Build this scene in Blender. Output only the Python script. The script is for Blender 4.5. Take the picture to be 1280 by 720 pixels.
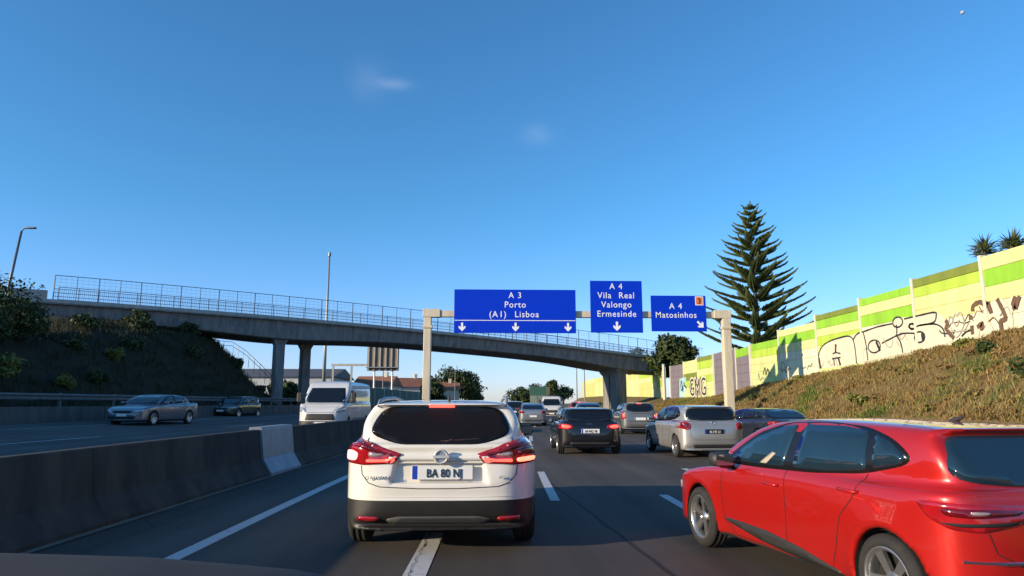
import bpy, bmesh, math, random
import numpy as np
from mathutils import Vector, Matrix, Quaternion
from mathutils.bvhtree import BVHTree
from mathutils.geometry import delaunay_2d_cdt

for o in list(bpy.data.objects):
    bpy.data.objects.remove(o)
scene = bpy.context.scene
C = scene.collection
R = math.radians
random.seed(7)
rng = np.random.default_rng(7)

# ------------------------------------------------------------------ camera
cam_d = bpy.data.cameras.new('camera')
cam = bpy.data.objects.new('camera', cam_d)
C.objects.link(cam)
cam.location = (0, 0, 1.45)
cam.rotation_euler = (R(90 + 9.615), 0, R(-1.993))
cam_d.sensor_width = 36
cam_d.lens = 36 * 850 / 1280
cam_d.clip_start = 0.05
cam_d.clip_end = 6000
scene.camera = cam

# ------------------------------------------------------------------ sky and sun
SUN_AZ, SUN_EL = R(65), R(13.5)          # sun behind the camera to the left, low
to_sun = Vector((-math.sin(SUN_AZ) * math.cos(SUN_EL), -math.cos(SUN_AZ) * math.cos(SUN_EL), math.sin(SUN_EL)))
world = bpy.data.worlds.new('World')
scene.world = world
world.use_nodes = True
wn, wl = world.node_tree.nodes, world.node_tree.links
wn.clear()
w_out = wn.new('ShaderNodeOutputWorld')
w_bg = wn.new('ShaderNodeBackground')
w_sky = wn.new('ShaderNodeTexSky')
w_sky.sky_type = 'NISHITA'
w_sky.sun_disc = False
w_sky.sun_elevation = SUN_EL
w_sky.sun_rotation = math.atan2(to_sun.x, to_sun.y)
w_sky.altitude = 60
w_sky.air_density = 1.0
w_sky.dust_density = 0.25
w_sky.ozone_density = 3.0
w_bg.inputs['Strength'].default_value = 0.15
# thin wisps of cirrus high in the sky, fixed by direction
w_tc = wn.new('ShaderNodeTexCoord')
def wisp(d, sx, sy, amount):
    d = Vector(d).normalized()
    side = d.cross(Vector((0, 0, 1))).normalized()
    up = side.cross(d)
    outs = []
    for axis, s in ((side, sx), (up, sy)):
        n = wn.new('ShaderNodeVectorMath'); n.operation = 'DOT_PRODUCT'
        n.inputs[1].default_value = axis / s
        wl.new(w_tc.outputs['Generated'], n.inputs[0])
        m = wn.new('ShaderNodeMath'); m.operation = 'POWER'; m.inputs[1].default_value = 2
        a = wn.new('ShaderNodeMath'); a.operation = 'ABSOLUTE'
        wl.new(n.outputs['Value'], a.inputs[0]); wl.new(a.outputs[0], m.inputs[0])
        outs.append(m)
    s = wn.new('ShaderNodeMath'); s.operation = 'ADD'
    wl.new(outs[0].outputs[0], s.inputs[0]); wl.new(outs[1].outputs[0], s.inputs[1])
    e = wn.new('ShaderNodeMath'); e.operation = 'MULTIPLY'; e.inputs[1].default_value = -1
    wl.new(s.outputs[0], e.inputs[0])
    x = wn.new('ShaderNodeMath'); x.operation = 'EXPONENT'
    wl.new(e.outputs[0], x.inputs[0])
    nz = wn.new('ShaderNodeTexNoise'); nz.inputs['Scale'].default_value = 22; nz.inputs['Detail'].default_value = 4
    wl.new(w_tc.outputs['Generated'], nz.inputs['Vector'])
    k = wn.new('ShaderNodeMath'); k.operation = 'MULTIPLY'
    wl.new(x.outputs[0], k.inputs[0]); wl.new(nz.outputs['Fac'], k.inputs[1])
    k2 = wn.new('ShaderNodeMath'); k2.operation = 'MULTIPLY'; k2.inputs[1].default_value = amount
    # only the half of the sky that d points into
    h = wn.new('ShaderNodeVectorMath'); h.operation = 'DOT_PRODUCT'; h.inputs[1].default_value = d
    wl.new(w_tc.outputs['Generated'], h.inputs[0])
    g = wn.new('ShaderNodeMath'); g.operation = 'GREATER_THAN'; g.inputs[1].default_value = 0
    wl.new(h.outputs['Value'], g.inputs[0])
    k3 = wn.new('ShaderNodeMath'); k3.operation = 'MULTIPLY'
    wl.new(k.outputs[0], k2.inputs[0]); wl.new(k2.outputs[0], k3.inputs[0]); wl.new(g.outputs[0], k3.inputs[1])
    return k3
tot = None
for d, sx, sy, am in (((-0.168, 0.884, 0.441), .022, .022, .10), ((-0.132, 0.888, 0.437), .020, .007, .22), ((0.067, 0.922, 0.381), .022, .014, .12)):
    k = wisp(d, sx, sy, am)
    if tot is None: tot = k
    else:
        ad = wn.new('ShaderNodeMath'); ad.operation = 'ADD'
        wl.new(tot.outputs[0], ad.inputs[0]); wl.new(k.outputs[0], ad.inputs[1]); tot = ad
mx = wn.new('ShaderNodeMix'); mx.data_type = 'RGBA'
mx.inputs['B'].default_value = (5.0, 5.4, 6.2, 1)
hs = wn.new('ShaderNodeMix'); hs.data_type = 'RGBA'; hs.blend_type = 'MULTIPLY'; hs.inputs['Factor'].default_value = 1
# cool white balance high up, paler and more neutral in the thick air near the horizon, the same all round
w_sep = wn.new('ShaderNodeSeparateXYZ'); wl.new(w_tc.outputs['Generated'], w_sep.inputs[0])
w_el = wn.new('ShaderNodeMapRange'); w_el.interpolation_type = 'SMOOTHSTEP'
w_el.inputs['From Min'].default_value = 0.0; w_el.inputs['From Max'].default_value = 0.30
wl.new(w_sep.outputs['Z'], w_el.inputs['Value'])
w_t = wn.new('ShaderNodeMix'); w_t.data_type = 'RGBA'
w_t.inputs['A'].default_value = (0.80, 0.88, 1.36, 1); w_t.inputs['B'].default_value = (0.46, 0.90, 1.14, 1)
wl.new(w_el.outputs[0], w_t.inputs['Factor']); wl.new(w_t.outputs['Result'], hs.inputs['B'])
wl.new(w_sky.outputs[0], hs.inputs['A'])
wl.new(hs.outputs['Result'], mx.inputs['A']); wl.new(tot.outputs[0], mx.inputs['Factor'])
wl.new(mx.outputs['Result'], w_bg.inputs['Color'])
wl.new(w_bg.outputs[0], w_out.inputs['Surface'])

sun_d = bpy.data.lights.new('sun', 'SUN')
sun = bpy.data.objects.new('sun', sun_d)
C.objects.link(sun)
sun_d.energy = 5.0
sun_d.angle = R(0.53)
sun_d.color = (1.0, 0.82, 0.58)
sun.rotation_euler = (-to_sun).to_track_quat('-Z', 'Y').to_euler()
sun.location = (-60, -30, 40)

scene.view_settings.view_transform = 'Standard'
scene.view_settings.look = 'None'
scene.view_settings.gamma = 1.0
scene.view_settings.exposure = 0.45
scene.render.engine = 'CYCLES'

# ------------------------------------------------------------------ materials
MATS = {}
def nodes_of(name):
    m = bpy.data.materials.new(name)
    m.use_nodes = True
    n, l = m.node_tree.nodes, m.node_tree.links
    return m, n, l, n['Principled BSDF']

def mat(name, col, rough=.6, metal=0., vary=.15, scale=6., bump=0., bscale=60., coat=0., emit=None, estr=0., col2=None, ior=None, coords='Object', rough_vary=0.1):
    """principled material with a little noise in colour and gloss"""
    if name in MATS: return MATS[name]
    m, n, l, b = nodes_of(name)
    b.inputs['Roughness'].default_value = rough
    b.inputs['Metallic'].default_value = metal
    if ior: b.inputs['IOR'].default_value = ior
    if coat:
        b.inputs['Coat Weight'].default_value = coat
        b.inputs['Coat Roughness'].default_value = .04
    tc = n.new('ShaderNodeTexCoord')
    nz = n.new('ShaderNodeTexNoise'); nz.inputs['Scale'].default_value = scale; nz.inputs['Detail'].default_value = 5
    l.new(tc.outputs[coords], nz.inputs['Vector'])
    mr = n.new('ShaderNodeMapRange'); mr.inputs['From Min'].default_value = .3; mr.inputs['From Max'].default_value = .7
    l.new(nz.outputs['Fac'], mr.inputs['Value'])
    mix = n.new('ShaderNodeMix'); mix.data_type = 'RGBA'
    c2 = col2 if col2 else tuple(max(0, c * (1 - vary)) for c in col)
    mix.inputs['A'].default_value = (*col, 1); mix.inputs['B'].default_value = (*c2, 1)
    l.new(mr.outputs[0], mix.inputs['Factor']); l.new(mix.outputs['Result'], b.inputs['Base Color'])
    if rough_vary:
        rr = n.new('ShaderNodeMapRange')
        rr.inputs['To Min'].default_value = max(.02, rough - rough_vary * rough); rr.inputs['To Max'].default_value = min(1, rough + rough_vary * rough)
        l.new(nz.outputs['Fac'], rr.inputs['Value']); l.new(rr.outputs[0], b.inputs['Roughness'])
    if bump:
        bz = n.new('ShaderNodeTexNoise'); bz.inputs['Scale'].default_value = bscale; bz.inputs['Detail'].default_value = 4
        l.new(tc.outputs[coords], bz.inputs['Vector'])
        bp = n.new('ShaderNodeBump'); bp.inputs['Strength'].default_value = bump; bp.inputs['Distance'].default_value = .02
        l.new(bz.outputs['Fac'], bp.inputs['Height']); l.new(bp.outputs['Normal'], b.inputs['Normal'])
    if emit:
        b.inputs['Emission Color'].default_value = (*emit, 1); b.inputs['Emission Strength'].default_value = estr
    MATS[name] = m
    return m

def asphalt(name, base, seed):
    m, n, l, b = nodes_of(name)
    g = n.new('ShaderNodeNewGeometry')
    def noise(scale, detail=5, vec=None):
        z = n.new('ShaderNodeTexNoise'); z.inputs['Scale'].default_value = scale; z.inputs['Detail'].default_value = detail
        l.new(vec if vec else g.outputs['Position'], z.inputs['Vector']); return z
    mp = n.new('ShaderNodeMapping'); mp.inputs['Scale'].default_value = (1.6, .03, 1); mp.inputs['Location'].default_value = (seed, 0, 0)
    l.new(g.outputs['Position'], mp.inputs['Vector'])
    streak = noise(1.0, 3, mp.outputs[0])           # wheel tracks and oil drip bands along the lanes
    patch = noise(.35, 4)
    grit = noise(95, 3)
    def mul(a, bb, k):
        mr = n.new('ShaderNodeMapRange'); mr.inputs['From Min'].default_value = .3; mr.inputs['From Max'].default_value = .7
        mr.inputs['To Min'].default_value = 1 - k; mr.inputs['To Max'].default_value = 1 + k
        l.new(bb.outputs['Fac'], mr.inputs['Value'])
        mm = n.new('ShaderNodeMix'); mm.data_type = 'RGBA'; mm.blend_type = 'MULTIPLY'; mm.inputs['Factor'].default_value = 1
        if isinstance(a, tuple): mm.inputs['A'].default_value = a
        else: l.new(a, mm.inputs['A'])
        l.new(mr.outputs[0], mm.inputs['B']); return mm.outputs['Result']
    c = mul((*base, 1), streak, .42); c = mul(c, patch, .3); c = mul(c, grit, .45)
    # sealed cracks
    vo = n.new('ShaderNodeTexVoronoi'); vo.feature = 'DISTANCE_TO_EDGE'; vo.inputs['Scale'].default_value = .16
    wob = noise(1.3, 4); ad = n.new('ShaderNodeVectorMath'); ad.operation = 'ADD'
    l.new(g.outputs['Position'], ad.inputs[0]); l.new(wob.outputs['Color'], ad.inputs[1]); l.new(ad.outputs[0], vo.inputs['Vector'])
    lt = n.new('ShaderNodeMath'); lt.operation = 'LESS_THAN'; lt.inputs[1].default_value = .002
    l.new(vo.outputs['Distance'], lt.inputs[0])
    mm = n.new('ShaderNodeMix'); mm.data_type = 'RGBA'; mm.inputs['B'].default_value = (.018, .018, .02, 1)
    gt = n.new('ShaderNodeMath'); gt.operation = 'GREATER_THAN'; gt.inputs[1].default_value = .56
    l.new(patch.outputs['Fac'], gt.inputs[0])
    gm = n.new('ShaderNodeMath'); gm.operation = 'MULTIPLY'; l.new(lt.outputs[0], gm.inputs[0]); l.new(gt.outputs[0], gm.inputs[1])
    l.new(gm.outputs[0], mm.inputs['Factor']); l.new(c, mm.inputs['A'])
    l.new(mm.outputs['Result'], b.inputs['Base Color'])
    b.inputs['Roughness'].default_value = .82
    bp = n.new('ShaderNodeBump'); bp.inputs['Strength'].default_value = .5; bp.inputs['Distance'].default_value = .01
    l.new(grit.outputs['Fac'], bp.inputs['Height']); l.new(bp.outputs['Normal'], b.inputs['Normal'])
    return m

def worn_paint(name, col, under):
    m, n, l, b = nodes_of(name)
    g = n.new('ShaderNodeNewGeometry')
    z = n.new('ShaderNodeTexNoise'); z.inputs['Scale'].default_value = 9; z.inputs['Detail'].default_value = 8; z.inputs['Roughness'].default_value = .75
    l.new(g.outputs['Position'], z.inputs['Vector'])
    mr = n.new('ShaderNodeMapRange'); mr.inputs['From Min'].default_value = .56; mr.inputs['From Max'].default_value = .68
    l.new(z.outputs['Fac'], mr.inputs['Value'])
    mx = n.new('ShaderNodeMix'); mx.data_type = 'RGBA'
    mx.inputs['A'].default_value = (*col, 1); mx.inputs['B'].default_value = (*under, 1)
    l.new(mr.outputs[0], mx.inputs['Factor']); l.new(mx.outputs['Result'], b.inputs['Base Color'])
    b.inputs['Roughness'].default_value = .7
    return m

def streaky(name, col, dark, sc=(1.5, 1.5, .25), rough=.85, amount=1.0):
    """weathered concrete: rain streaks and blotches"""
    m, n, l, b = nodes_of(name)
    g = n.new('ShaderNodeNewGeometry')
    mp = n.new('ShaderNodeMapping'); mp.inputs['Scale'].default_value = sc
    l.new(g.outputs['Position'], mp.inputs['Vector'])
    z = n.new('ShaderNodeTexNoise'); z.inputs['Scale'].default_value = 1.6; z.inputs['Detail'].default_value = 7; z.inputs['Roughness'].default_value = .65
    l.new(mp.outputs[0], z.inputs['Vector'])
    mr = n.new('ShaderNodeMapRange'); mr.inputs['From Min'].default_value = .38; mr.inputs['From Max'].default_value = .68; mr.inputs['To Max'].default_value = amount
    l.new(z.outputs['Fac'], mr.inputs['Value'])
    mx = n.new('ShaderNodeMix'); mx.data_type = 'RGBA'
    mx.inputs['A'].default_value = (*col, 1); mx.inputs['B'].default_value = (*dark, 1)
    l.new(mr.outputs[0], mx.inputs['Factor']); l.new(mx.outputs['Result'], b.inputs['Base Color'])
    z2 = n.new('ShaderNodeTexNoise'); z2.inputs['Scale'].default_value = 40; z2.inputs['Detail'].default_value = 4
    l.new(g.outputs['Position'], z2.inputs['Vector'])
    bp = n.new('ShaderNodeBump'); bp.inputs['Strength'].default_value = .35; bp.inputs['Distance'].default_value = .01
    l.new(z2.outputs['Fac'], bp.inputs['Height']); l.new(bp.outputs['Normal'], b.inputs['Normal'])
    b.inputs['Roughness'].default_value = rough
    return m

def foliage(name, cols, scale=1.2, rough=.7, transl=.0):
    """leaf or grass material: colour changes from clump to clump by position"""
    m, n, l, b = nodes_of(name)
    g = n.new('ShaderNodeNewGeometry')
    z = n.new('ShaderNodeTexNoise'); z.inputs['Scale'].default_value = scale; z.inputs['Detail'].default_value = 5; z.inputs['Roughness'].default_value = .7
    l.new(g.outputs['Position'], z.inputs['Vector'])
    cr = n.new('ShaderNodeValToRGB')
    els = cr.color_ramp.elements
    while len(els) < len(cols): els.new(.5)
    for i, c in enumerate(cols):
        els[i].position = .3 + .4 * i / (len(cols) - 1); els[i].color = (*c, 1)
    l.new(z.outputs['Fac'], cr.inputs['Fac'])
    hsv = n.new('ShaderNodeHueSaturation')
    ri = n.new('ShaderNodeMapRange'); ri.inputs['To Min'].default_value = .65; ri.inputs['To Max'].default_value = 1.35
    l.new(g.outputs['Random Per Island'], ri.inputs['Value']); l.new(ri.outputs[0], hsv.inputs['Value'])
    l.new(cr.outputs[0], hsv.inputs['Color']); l.new(hsv.outputs[0], b.inputs['Base Color'])
    b.inputs['Roughness'].default_value = rough
    b.inputs['Specular IOR Level'].default_value = .25
    return m

M = {}
M['asphalt'] = asphalt('asphalt', (.056, .046, .037), 3.0)
M['asphalt_l'] = asphalt('asphalt_oncoming', (.066, .057, .049), 8.0)
M['paint'] = worn_paint('road_paint', (.50, .50, .49), (.10, .10, .10))
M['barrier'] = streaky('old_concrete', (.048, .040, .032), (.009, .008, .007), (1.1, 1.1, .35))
M['concrete'] = streaky('bridge_concrete', (.25, .235, .225), (.11, .104, .10), amount=.9)
M['concrete_l'] = streaky('pale_concrete', (.42, .40, .36), (.28, .26, .23), amount=.7)
M['plate_steel'] = mat('cover_steel', (.26, .29, .33), .5, .3, .25, 3, .1, 12)
M['soil'] = foliage('bank_soil', [(.04, .058, .014), (.12, .09, .034), (.16, .105, .042), (.06, .075, .02)], .38, .95)
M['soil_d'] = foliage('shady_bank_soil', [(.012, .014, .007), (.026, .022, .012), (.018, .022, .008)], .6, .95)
M['ground'] = foliage('distant_ground', [(.06, .07, .03), (.12, .10, .06), (.09, .09, .05)], .05, .95)
M['grass'] = foliage('dry_grass', [(.05, .09, .014), (.10, .145, .025), (.22, .17, .05), (.19, .115, .038), (.27, .20, .075), (.08, .13, .022)], .38, .8)
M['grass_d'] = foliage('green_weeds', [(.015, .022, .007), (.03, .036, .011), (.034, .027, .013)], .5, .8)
M['bush'] = foliage('bush_leaves', [(.022, .034, .010), (.05, .07, .02), (.032, .045, .014)], .9, .6)
M['bush_y'] = foliage('yellow_green_leaves', [(.10, .12, .02), (.17, .17, .04), (.08, .10, .02)], 1.2, .6)
M['tree'] = foliage('tree_leaves', [(.022, .036, .012), (.05, .07, .02), (.035, .05, .016)], .6, .6)
M['pine'] = foliage('araucaria_needles', [(.036, .060, .022), (.080, .105, .036), (.052, .078, .028)], .8, .6)
M['palm'] = foliage('palm_leaves', [(.03, .045, .015), (.06, .075, .025)], 1.5, .5)
M['bark'] = mat('bark', (.09, .065, .045), .9, 0, .4, 9, .6, 30)
M['rail_old'] = mat('weathered_rail', (.14, .14, .14), .6, .3, .35, 3)
M['galv'] = mat('galvanised_steel', (.42, .43, .44), .45, .6, .2, 5)
M['fence_steel'] = mat('fence_steel', (.15, .17, .19), .5, .5, .2, 5)
M['gantry'] = streaky('gantry_paint', (.62, .54, .40), (.42, .36, .27), (3, 3, .4), .55, .7)
M['sign_blue'] = mat('sign_blue_sheet', (.000, .036, .56), .6, 0, .08, 1.2, rough_vary=.2)
M['sign_blue'].node_tree.nodes['Principled BSDF'].inputs['Specular IOR Level'].default_value = .12
M['sign_white'] = mat('sign_white_sheet', (.82, .83, .85), .5, 0, .06, 3)
M['sign_orange'] = mat('sign_orange_sheet', (.75, .20, .03), .5, 0, .08, 3)
M['sign_black'] = mat('sign_black_sheet', (.02, .02, .02), .5, 0, .1, 3)
M['sign_back'] = mat('sign_aluminium', (.45, .46, .47), .5, .5, .1, 3)
# ------------------------------------------------------------------ object helpers
def link(o, parent=None):
    C.objects.link(o)
    if parent is not None: o.parent = parent
    return o
def tag(o, label, cat, group=None):
    o['label'] = label; o['category'] = cat
    if group: o['group'] = group
    return o
def thing(name, label, cat, loc=(0, 0, 0), rotz=0., group=None):
    o = bpy.data.objects.new(name, None); C.objects.link(o)
    o.empty_display_size = .2
    o.location = loc; o.rotation_euler = (0, 0, rotz)
    return tag(o, label, cat, group)
def mesh(name, verts, faces, m, parent=None, smooth=False, loc=None):
    me = bpy.data.meshes.new(name)
    me.from_pydata([tuple(map(float, v)) for v in verts], [], [tuple(map(int, f)) for f in faces])
    me.update()
    for mm in (m if isinstance(m, (list, tuple)) else [m]): me.materials.append(mm)
    if smooth: me.polygons.foreach_set('use_smooth', [True] * len(me.polygons))
    o = bpy.data.objects.new(name, me)
    if loc: o.location = loc
    return link(o, parent)
def quick_mesh(name, verts, quads, m, parent=None, smooth=False, tri=False):
    """numpy arrays straight into a mesh"""
    verts = np.asarray(verts, np.float32); quads = np.asarray(quads, np.int32)
    k = quads.shape[1]
    me = bpy.data.meshes.new(name)
    me.vertices.add(len(verts)); me.vertices.foreach_set('co', verts.ravel())
    me.loops.add(quads.size); me.loops.foreach_set('vertex_index', quads.ravel())
    me.polygons.add(len(quads)); me.polygons.foreach_set('loop_start', np.arange(0, quads.size, k, dtype=np.int32))
    me.update(calc_edges=True); me.validate()
    if smooth: me.polygons.foreach_set('use_smooth', [True] * len(me.polygons))
    me.materials.append(m)
    return link(bpy.data.objects.new(name, me), parent)
def copy_tree(o, parent=None):
    c = o.copy(); C.objects.link(c)
    if parent is not None: c.parent = parent
    for ch in list(o.children): copy_tree(ch, c)
    return c
class MB:
    """collects simple shapes into one mesh"""
    def __init__(s): s.v, s.f, s.mi = [], [], []
    def add(s, v, f, mi=0):
        n = len(s.v); s.v += [tuple(p) for p in v]
        for q in f: s.f.append(tuple(i + n for i in q)); s.mi.append(mi)
        return s
    def box(s, lo, hi, mi=0, mtx=None):
        x0, y0, z0 = lo; x1, y1, z1 = hi
        v = [(x0, y0, z0), (x1, y0, z0), (x1, y1, z0), (x0, y1, z0), (x0, y0, z1), (x1, y0, z1), (x1, y1, z1), (x0, y1, z1)]
        if mtx is not None: v = [tuple(mtx @ Vector(p)) for p in v]
        return s.add(v, [(0, 3, 2, 1), (4, 5, 6, 7), (0, 1, 5, 4), (1, 2, 6, 5), (2, 3, 7, 6), (3, 0, 4, 7)], mi)
    def tube(s, pts, rad, seg=6, mi=0, cap=True):
        pts = [Vector(p) for p in pts]; n = len(pts)
        rads = rad if isinstance(rad, (list, tuple)) else [rad] * n
        v, f = [], []; prev = None
        for i, p in enumerate(pts):
            d = (pts[min(i + 1, n - 1)] - pts[max(i - 1, 0)]).normalized()
            a = prev if prev is not None else (Vector((0, 0, 1)) if abs(d.z) < .9 else Vector((1, 0, 0)))
            u = (a - d * a.dot(d)).normalized(); w = d.cross(u); prev = u
            for k in range(seg):
                t = 2 * math.pi * k / seg
                v.append(p + (u * math.cos(t) + w * math.sin(t)) * rads[i])
        for i in range(n - 1):
            for k in range(seg):
                a, b = i * seg + k, i * seg + (k + 1) % seg
                f.append((a, b, b + seg, a + seg))
        if cap: f += [tuple(range(seg - 1, -1, -1)), tuple(range((n - 1) * seg, n * seg))]
        return s.add(v, f, mi)
    def lathe(s, prof, axis='x', seg=28, mi=0, origin=(0, 0, 0)):
        v, f = [], []
        for (a, r) in prof:
            for k in range(seg):
                t = 2 * math.pi * k / seg; c, d = r * math.cos(t), r * math.sin(t)
                p = {'x': (a, c, d), 'y': (d, a, c), 'z': (c, d, a)}[axis]
                v.append((p[0] + origin[0], p[1] + origin[1], p[2] + origin[2]))
        for i in range(len(prof) - 1):
            for k in range(seg):
                a, b = i * seg + k, i * seg + (k + 1) % seg
                f.append((a, b, b + seg, a + seg))
        return s.add(v, f, mi)
    def build(s, name, m, parent=None, smooth=False, bevel=0, loc=None):
        o = mesh(name, s.v, s.f, m, parent, smooth, loc)
        if len(set(s.mi)) > 1: o.data.polygons.foreach_set('material_index', s.mi)
        if bevel:
            b = o.modifiers.new('bevel', 'BEVEL'); b.width = bevel; b.segments = 2; b.limit_method = 'ANGLE'
        return o

def text_mesh(body, size, m, parent, name='lettering', loc=(0, 0, 0), rot=(math.pi / 2, 0, 0), align='CENTER', sx=1.0, bold=0.0, spacing=1.0, wordsp=1.0):
    cu = bpy.data.curves.new(name, 'FONT')
    cu.body = body; cu.size = size; cu.align_x = align; cu.offset = bold; cu.resolution_u = 3
    cu.space_character = spacing; cu.space_word = wordsp; cu.extrude = .002
    t = bpy.data.objects.new(name, cu); C.objects.link(t)
    bpy.context.view_layer.update()
    me = bpy.data.meshes.new_from_object(t.evaluated_get(bpy.context.evaluated_depsgraph_get()))
    bpy.data.objects.remove(t); bpy.data.curves.remove(cu)
    me.name = name; me.materials.clear(); me.materials.append(m)
    o = bpy.data.objects.new(name, me)
    o.location = loc; o.rotation_euler = rot; o.scale = (sx, 1, 1)
    return link(o, parent)

# ------------------------------------------------------------------ 2D helpers
def catmull(pts, n=6, closed=False):
    P = [np.array(p, float) for p in pts]; out = []; N = len(P)
    for i in range(N if closed else N - 1):
        p0, p1, p2, p3 = (P[(i + k - 1) % N] if closed else P[min(max(i + k - 1, 0), N - 1)] for k in range(4))
        for j in range(n):
            t = j / n
            out.append(.5 * ((2 * p1) + (p2 - p0) * t + (2 * p0 - 5 * p1 + 4 * p2 - p3) * t * t + (3 * p1 - p0 - 3 * p2 + p3) * t ** 3))
    if not closed: out.append(P[-1])
    return [tuple(p) for p in out]
def chaikin(pts, it=2):
    for _ in range(it):
        o = []
        for i in range(len(pts)):
            a, b = np.array(pts[i], float), np.array(pts[(i + 1) % len(pts)], float)
            o += [tuple(a * .75 + b * .25), tuple(a * .25 + b * .75)]
        pts = o
    return pts
def round_poly(pts, r):
    out = []; n = len(pts)
    for i in range(n):
        a, b, c = (np.array(pts[(i + k) % n], float) for k in (-1, 0, 1))
        da, dc = np.linalg.norm(a - b), np.linalg.norm(c - b)
        p = b + (a - b) / da * min(r, .48 * da); q = b + (c - b) / dc * min(r, .48 * dc)
        for t in (0, .33, .67, 1): out.append(tuple((1 - t) ** 2 * p + 2 * t * (1 - t) * b + t * t * q))
    return out
def resample(pts, d, closed=True):
    out = []; N = len(pts)
    for i in range(N if closed else N - 1):
        a, b = np.array(pts[i], float), np.array(pts[(i + 1) % N], float)
        k = max(1, int(np.ceil(np.linalg.norm(b - a) / d)))
        for j in range(k): out.append(tuple(a + (b - a) * j / k))
    if not closed: out.append(tuple(pts[-1]))
    return out
def poly_sdf(poly, A, B):
    d = np.full(A.shape, 1e9); s = np.ones(A.shape)
    n = len(poly)
    for i in range(n):
        ax, ay = poly[i]; bx, by = poly[i - 1]
        ex, ey = bx - ax, by - ay
        wx, wy = A - ax, B - ay
        t = np.clip((wx * ex + wy * ey) / max(ex * ex + ey * ey, 1e-12), 0, 1)
        d = np.minimum(d, (wx - ex * t) ** 2 + (wy - ey * t) ** 2)
        c1, c2, c3 = B >= ay, B < by, ex * wy > ey * wx
        s = np.where((c1 & c2 & c3) | (~c1 & ~c2 & ~c3), -s, s)
    return s * np.sqrt(d)
def smax(a, b, k):
    h = np.maximum(k - np.abs(a - b), 0) / k
    return np.maximum(a, b) + h * h * k * .25
def smin(a, b, k): return -smax(-a, -b, k)

def surface_nets(F, org, h):
    """naive surface nets with the vertices pulled onto the zero set"""
    nx, ny, nz = F.shape
    inside = F < 0
    acc = np.zeros((nx - 1, ny - 1, nz - 1, 3), np.float32); cnt = np.zeros((nx - 1, ny - 1, nz - 1), np.float32)
    def sl(o): return tuple(slice(o[a], F.shape[a] - 1 + o[a]) for a in range(3))
    corners = [(i, j, k) for i in (0, 1) for j in (0, 1) for k in (0, 1)]
    for c in corners:
        for ax in range(3):
            if c[ax]: continue
            d = list(c); d[ax] = 1
            a, b = F[sl(c)], F[sl(tuple(d))]
            msk = inside[sl(c)] != inside[sl(tuple(d))]
            t = np.where(msk, a / np.where(msk, a - b, 1), 0)
            for q in range(3):
                acc[..., q] += np.where(msk, (t if q == ax else c[q]), 0)
            cnt += msk
    cell = cnt > 0
    idx = np.full(cell.shape, -1, np.int64); idx[cell] = np.arange(cell.sum())
    ijk = np.argwhere(cell)
    V = ijk + acc[cell] / cnt[cell][:, None]
    quads = []
    for ax in range(3):
        b, c = (ax + 1) % 3, (ax + 2) % 3
        lo = [slice(None)] * 3; hi = [slice(None)] * 3
        lo[ax] = slice(0, F.shape[ax] - 1); hi[ax] = slice(1, F.shape[ax])
        A, B = inside[tuple(lo)], inside[tuple(hi)]
        e = np.argwhere(A != B)
        e = e[(e[:, b] > 0) & (e[:, c] > 0) & (e[:, b] < F.shape[b] - 1) & (e[:, c] < F.shape[c] - 1)]
        if not len(e): continue
        def at(db, dc):
            q = e.copy(); q[:, b] += db; q[:, c] += dc
            return idx[q[:, 0], q[:, 1], q[:, 2]]
        q = np.stack([at(-1, -1), at(0, -1), at(0, 0), at(-1, 0)], 1)
        fl = ~A[e[:, 0], e[:, 1], e[:, 2]]
        q[fl] = q[fl][:, ::-1]
        quads.append(q)
    Q = np.concatenate(quads)
    G = np.stack(np.gradient(F), -1)
    def tri(field, p):
        i = np.clip(np.floor(p).astype(int), 0, np.array(F.shape) - 2); f = p - i; r = 0
        for c in corners:
            w = np.prod([f[:, a] if c[a] else 1 - f[:, a] for a in range(3)], axis=0)
            val = field[i[:, 0] + c[0], i[:, 1] + c[1], i[:, 2] + c[2]]
            r = r + (w[:, None] * val if val.ndim == 2 else w * val)
        return r
    for _ in range(3):
        f = tri(F, V); g = tri(G, V); gg = (g * g).sum(1) + 1e-9
        st = np.clip(f / gg, -1, 1)
        V = V - .8 * st[:, None] * g
    return V * h + org, Q

# ------------------------------------------------------------------ car templates (metres, y forward, origin on the ground midway between the axles)
T = {}
T['hatch'] = dict(W=1.73, H=1.45, yr=-1.925, yf=2.135, ax=(-1.295, 1.295), wr=.305,
    low=[(-1.80, .27), (-1.90, .38), (-1.925, .58), (-1.89, .78), (-1.83, .93), (-1.72, 1.0), (-.8, .97), (.4, .93), (.95, .90), (1.5, .82), (1.9, .70), (2.08, .58), (2.135, .42), (2.08, .25), (1.95, .18), (-1.7, .20)],
    cab=[(-1.80, .85), (-1.78, 1.0), (-1.66, 1.20), (-1.56, 1.335), (-1.62, 1.375), (-1.5, 1.40), (-1.1, 1.43), (-.5, 1.45), (0, 1.425), (.4, 1.33), (.8, 1.13), (1.2, .92), (1.1, .8)],
    slow=[(.74, .18), (.80, .24), (.835, .40), (.862, .62), (.857, .80), (.83, .93), (.77, 1.01), (.5, 1.07), (0, 1.1)],
    scab=[(.84, .75), (.815, .92), (.745, 1.12), (.655, 1.33), (.56, 1.42), (.3, 1.455), (0, 1.465)],
    plow=[(0, -1.93), (.42, -1.91), (.64, -1.85), (.77, -1.74), (.84, -1.52), (.865, -1.25), (.845, -.4), (.845, .5), (.862, 1.25), (.82, 1.7), (.68, 1.98), (.42, 2.11), (0, 2.14)],
    pcab=[(0, -1.80), (.45, -1.78), (.62, -1.70), (.70, -1.5), (.76, -1.0), (.80, -.3), (.80, .4), (.7, .95), (.4, 1.2), (0, 1.27)])
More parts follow.
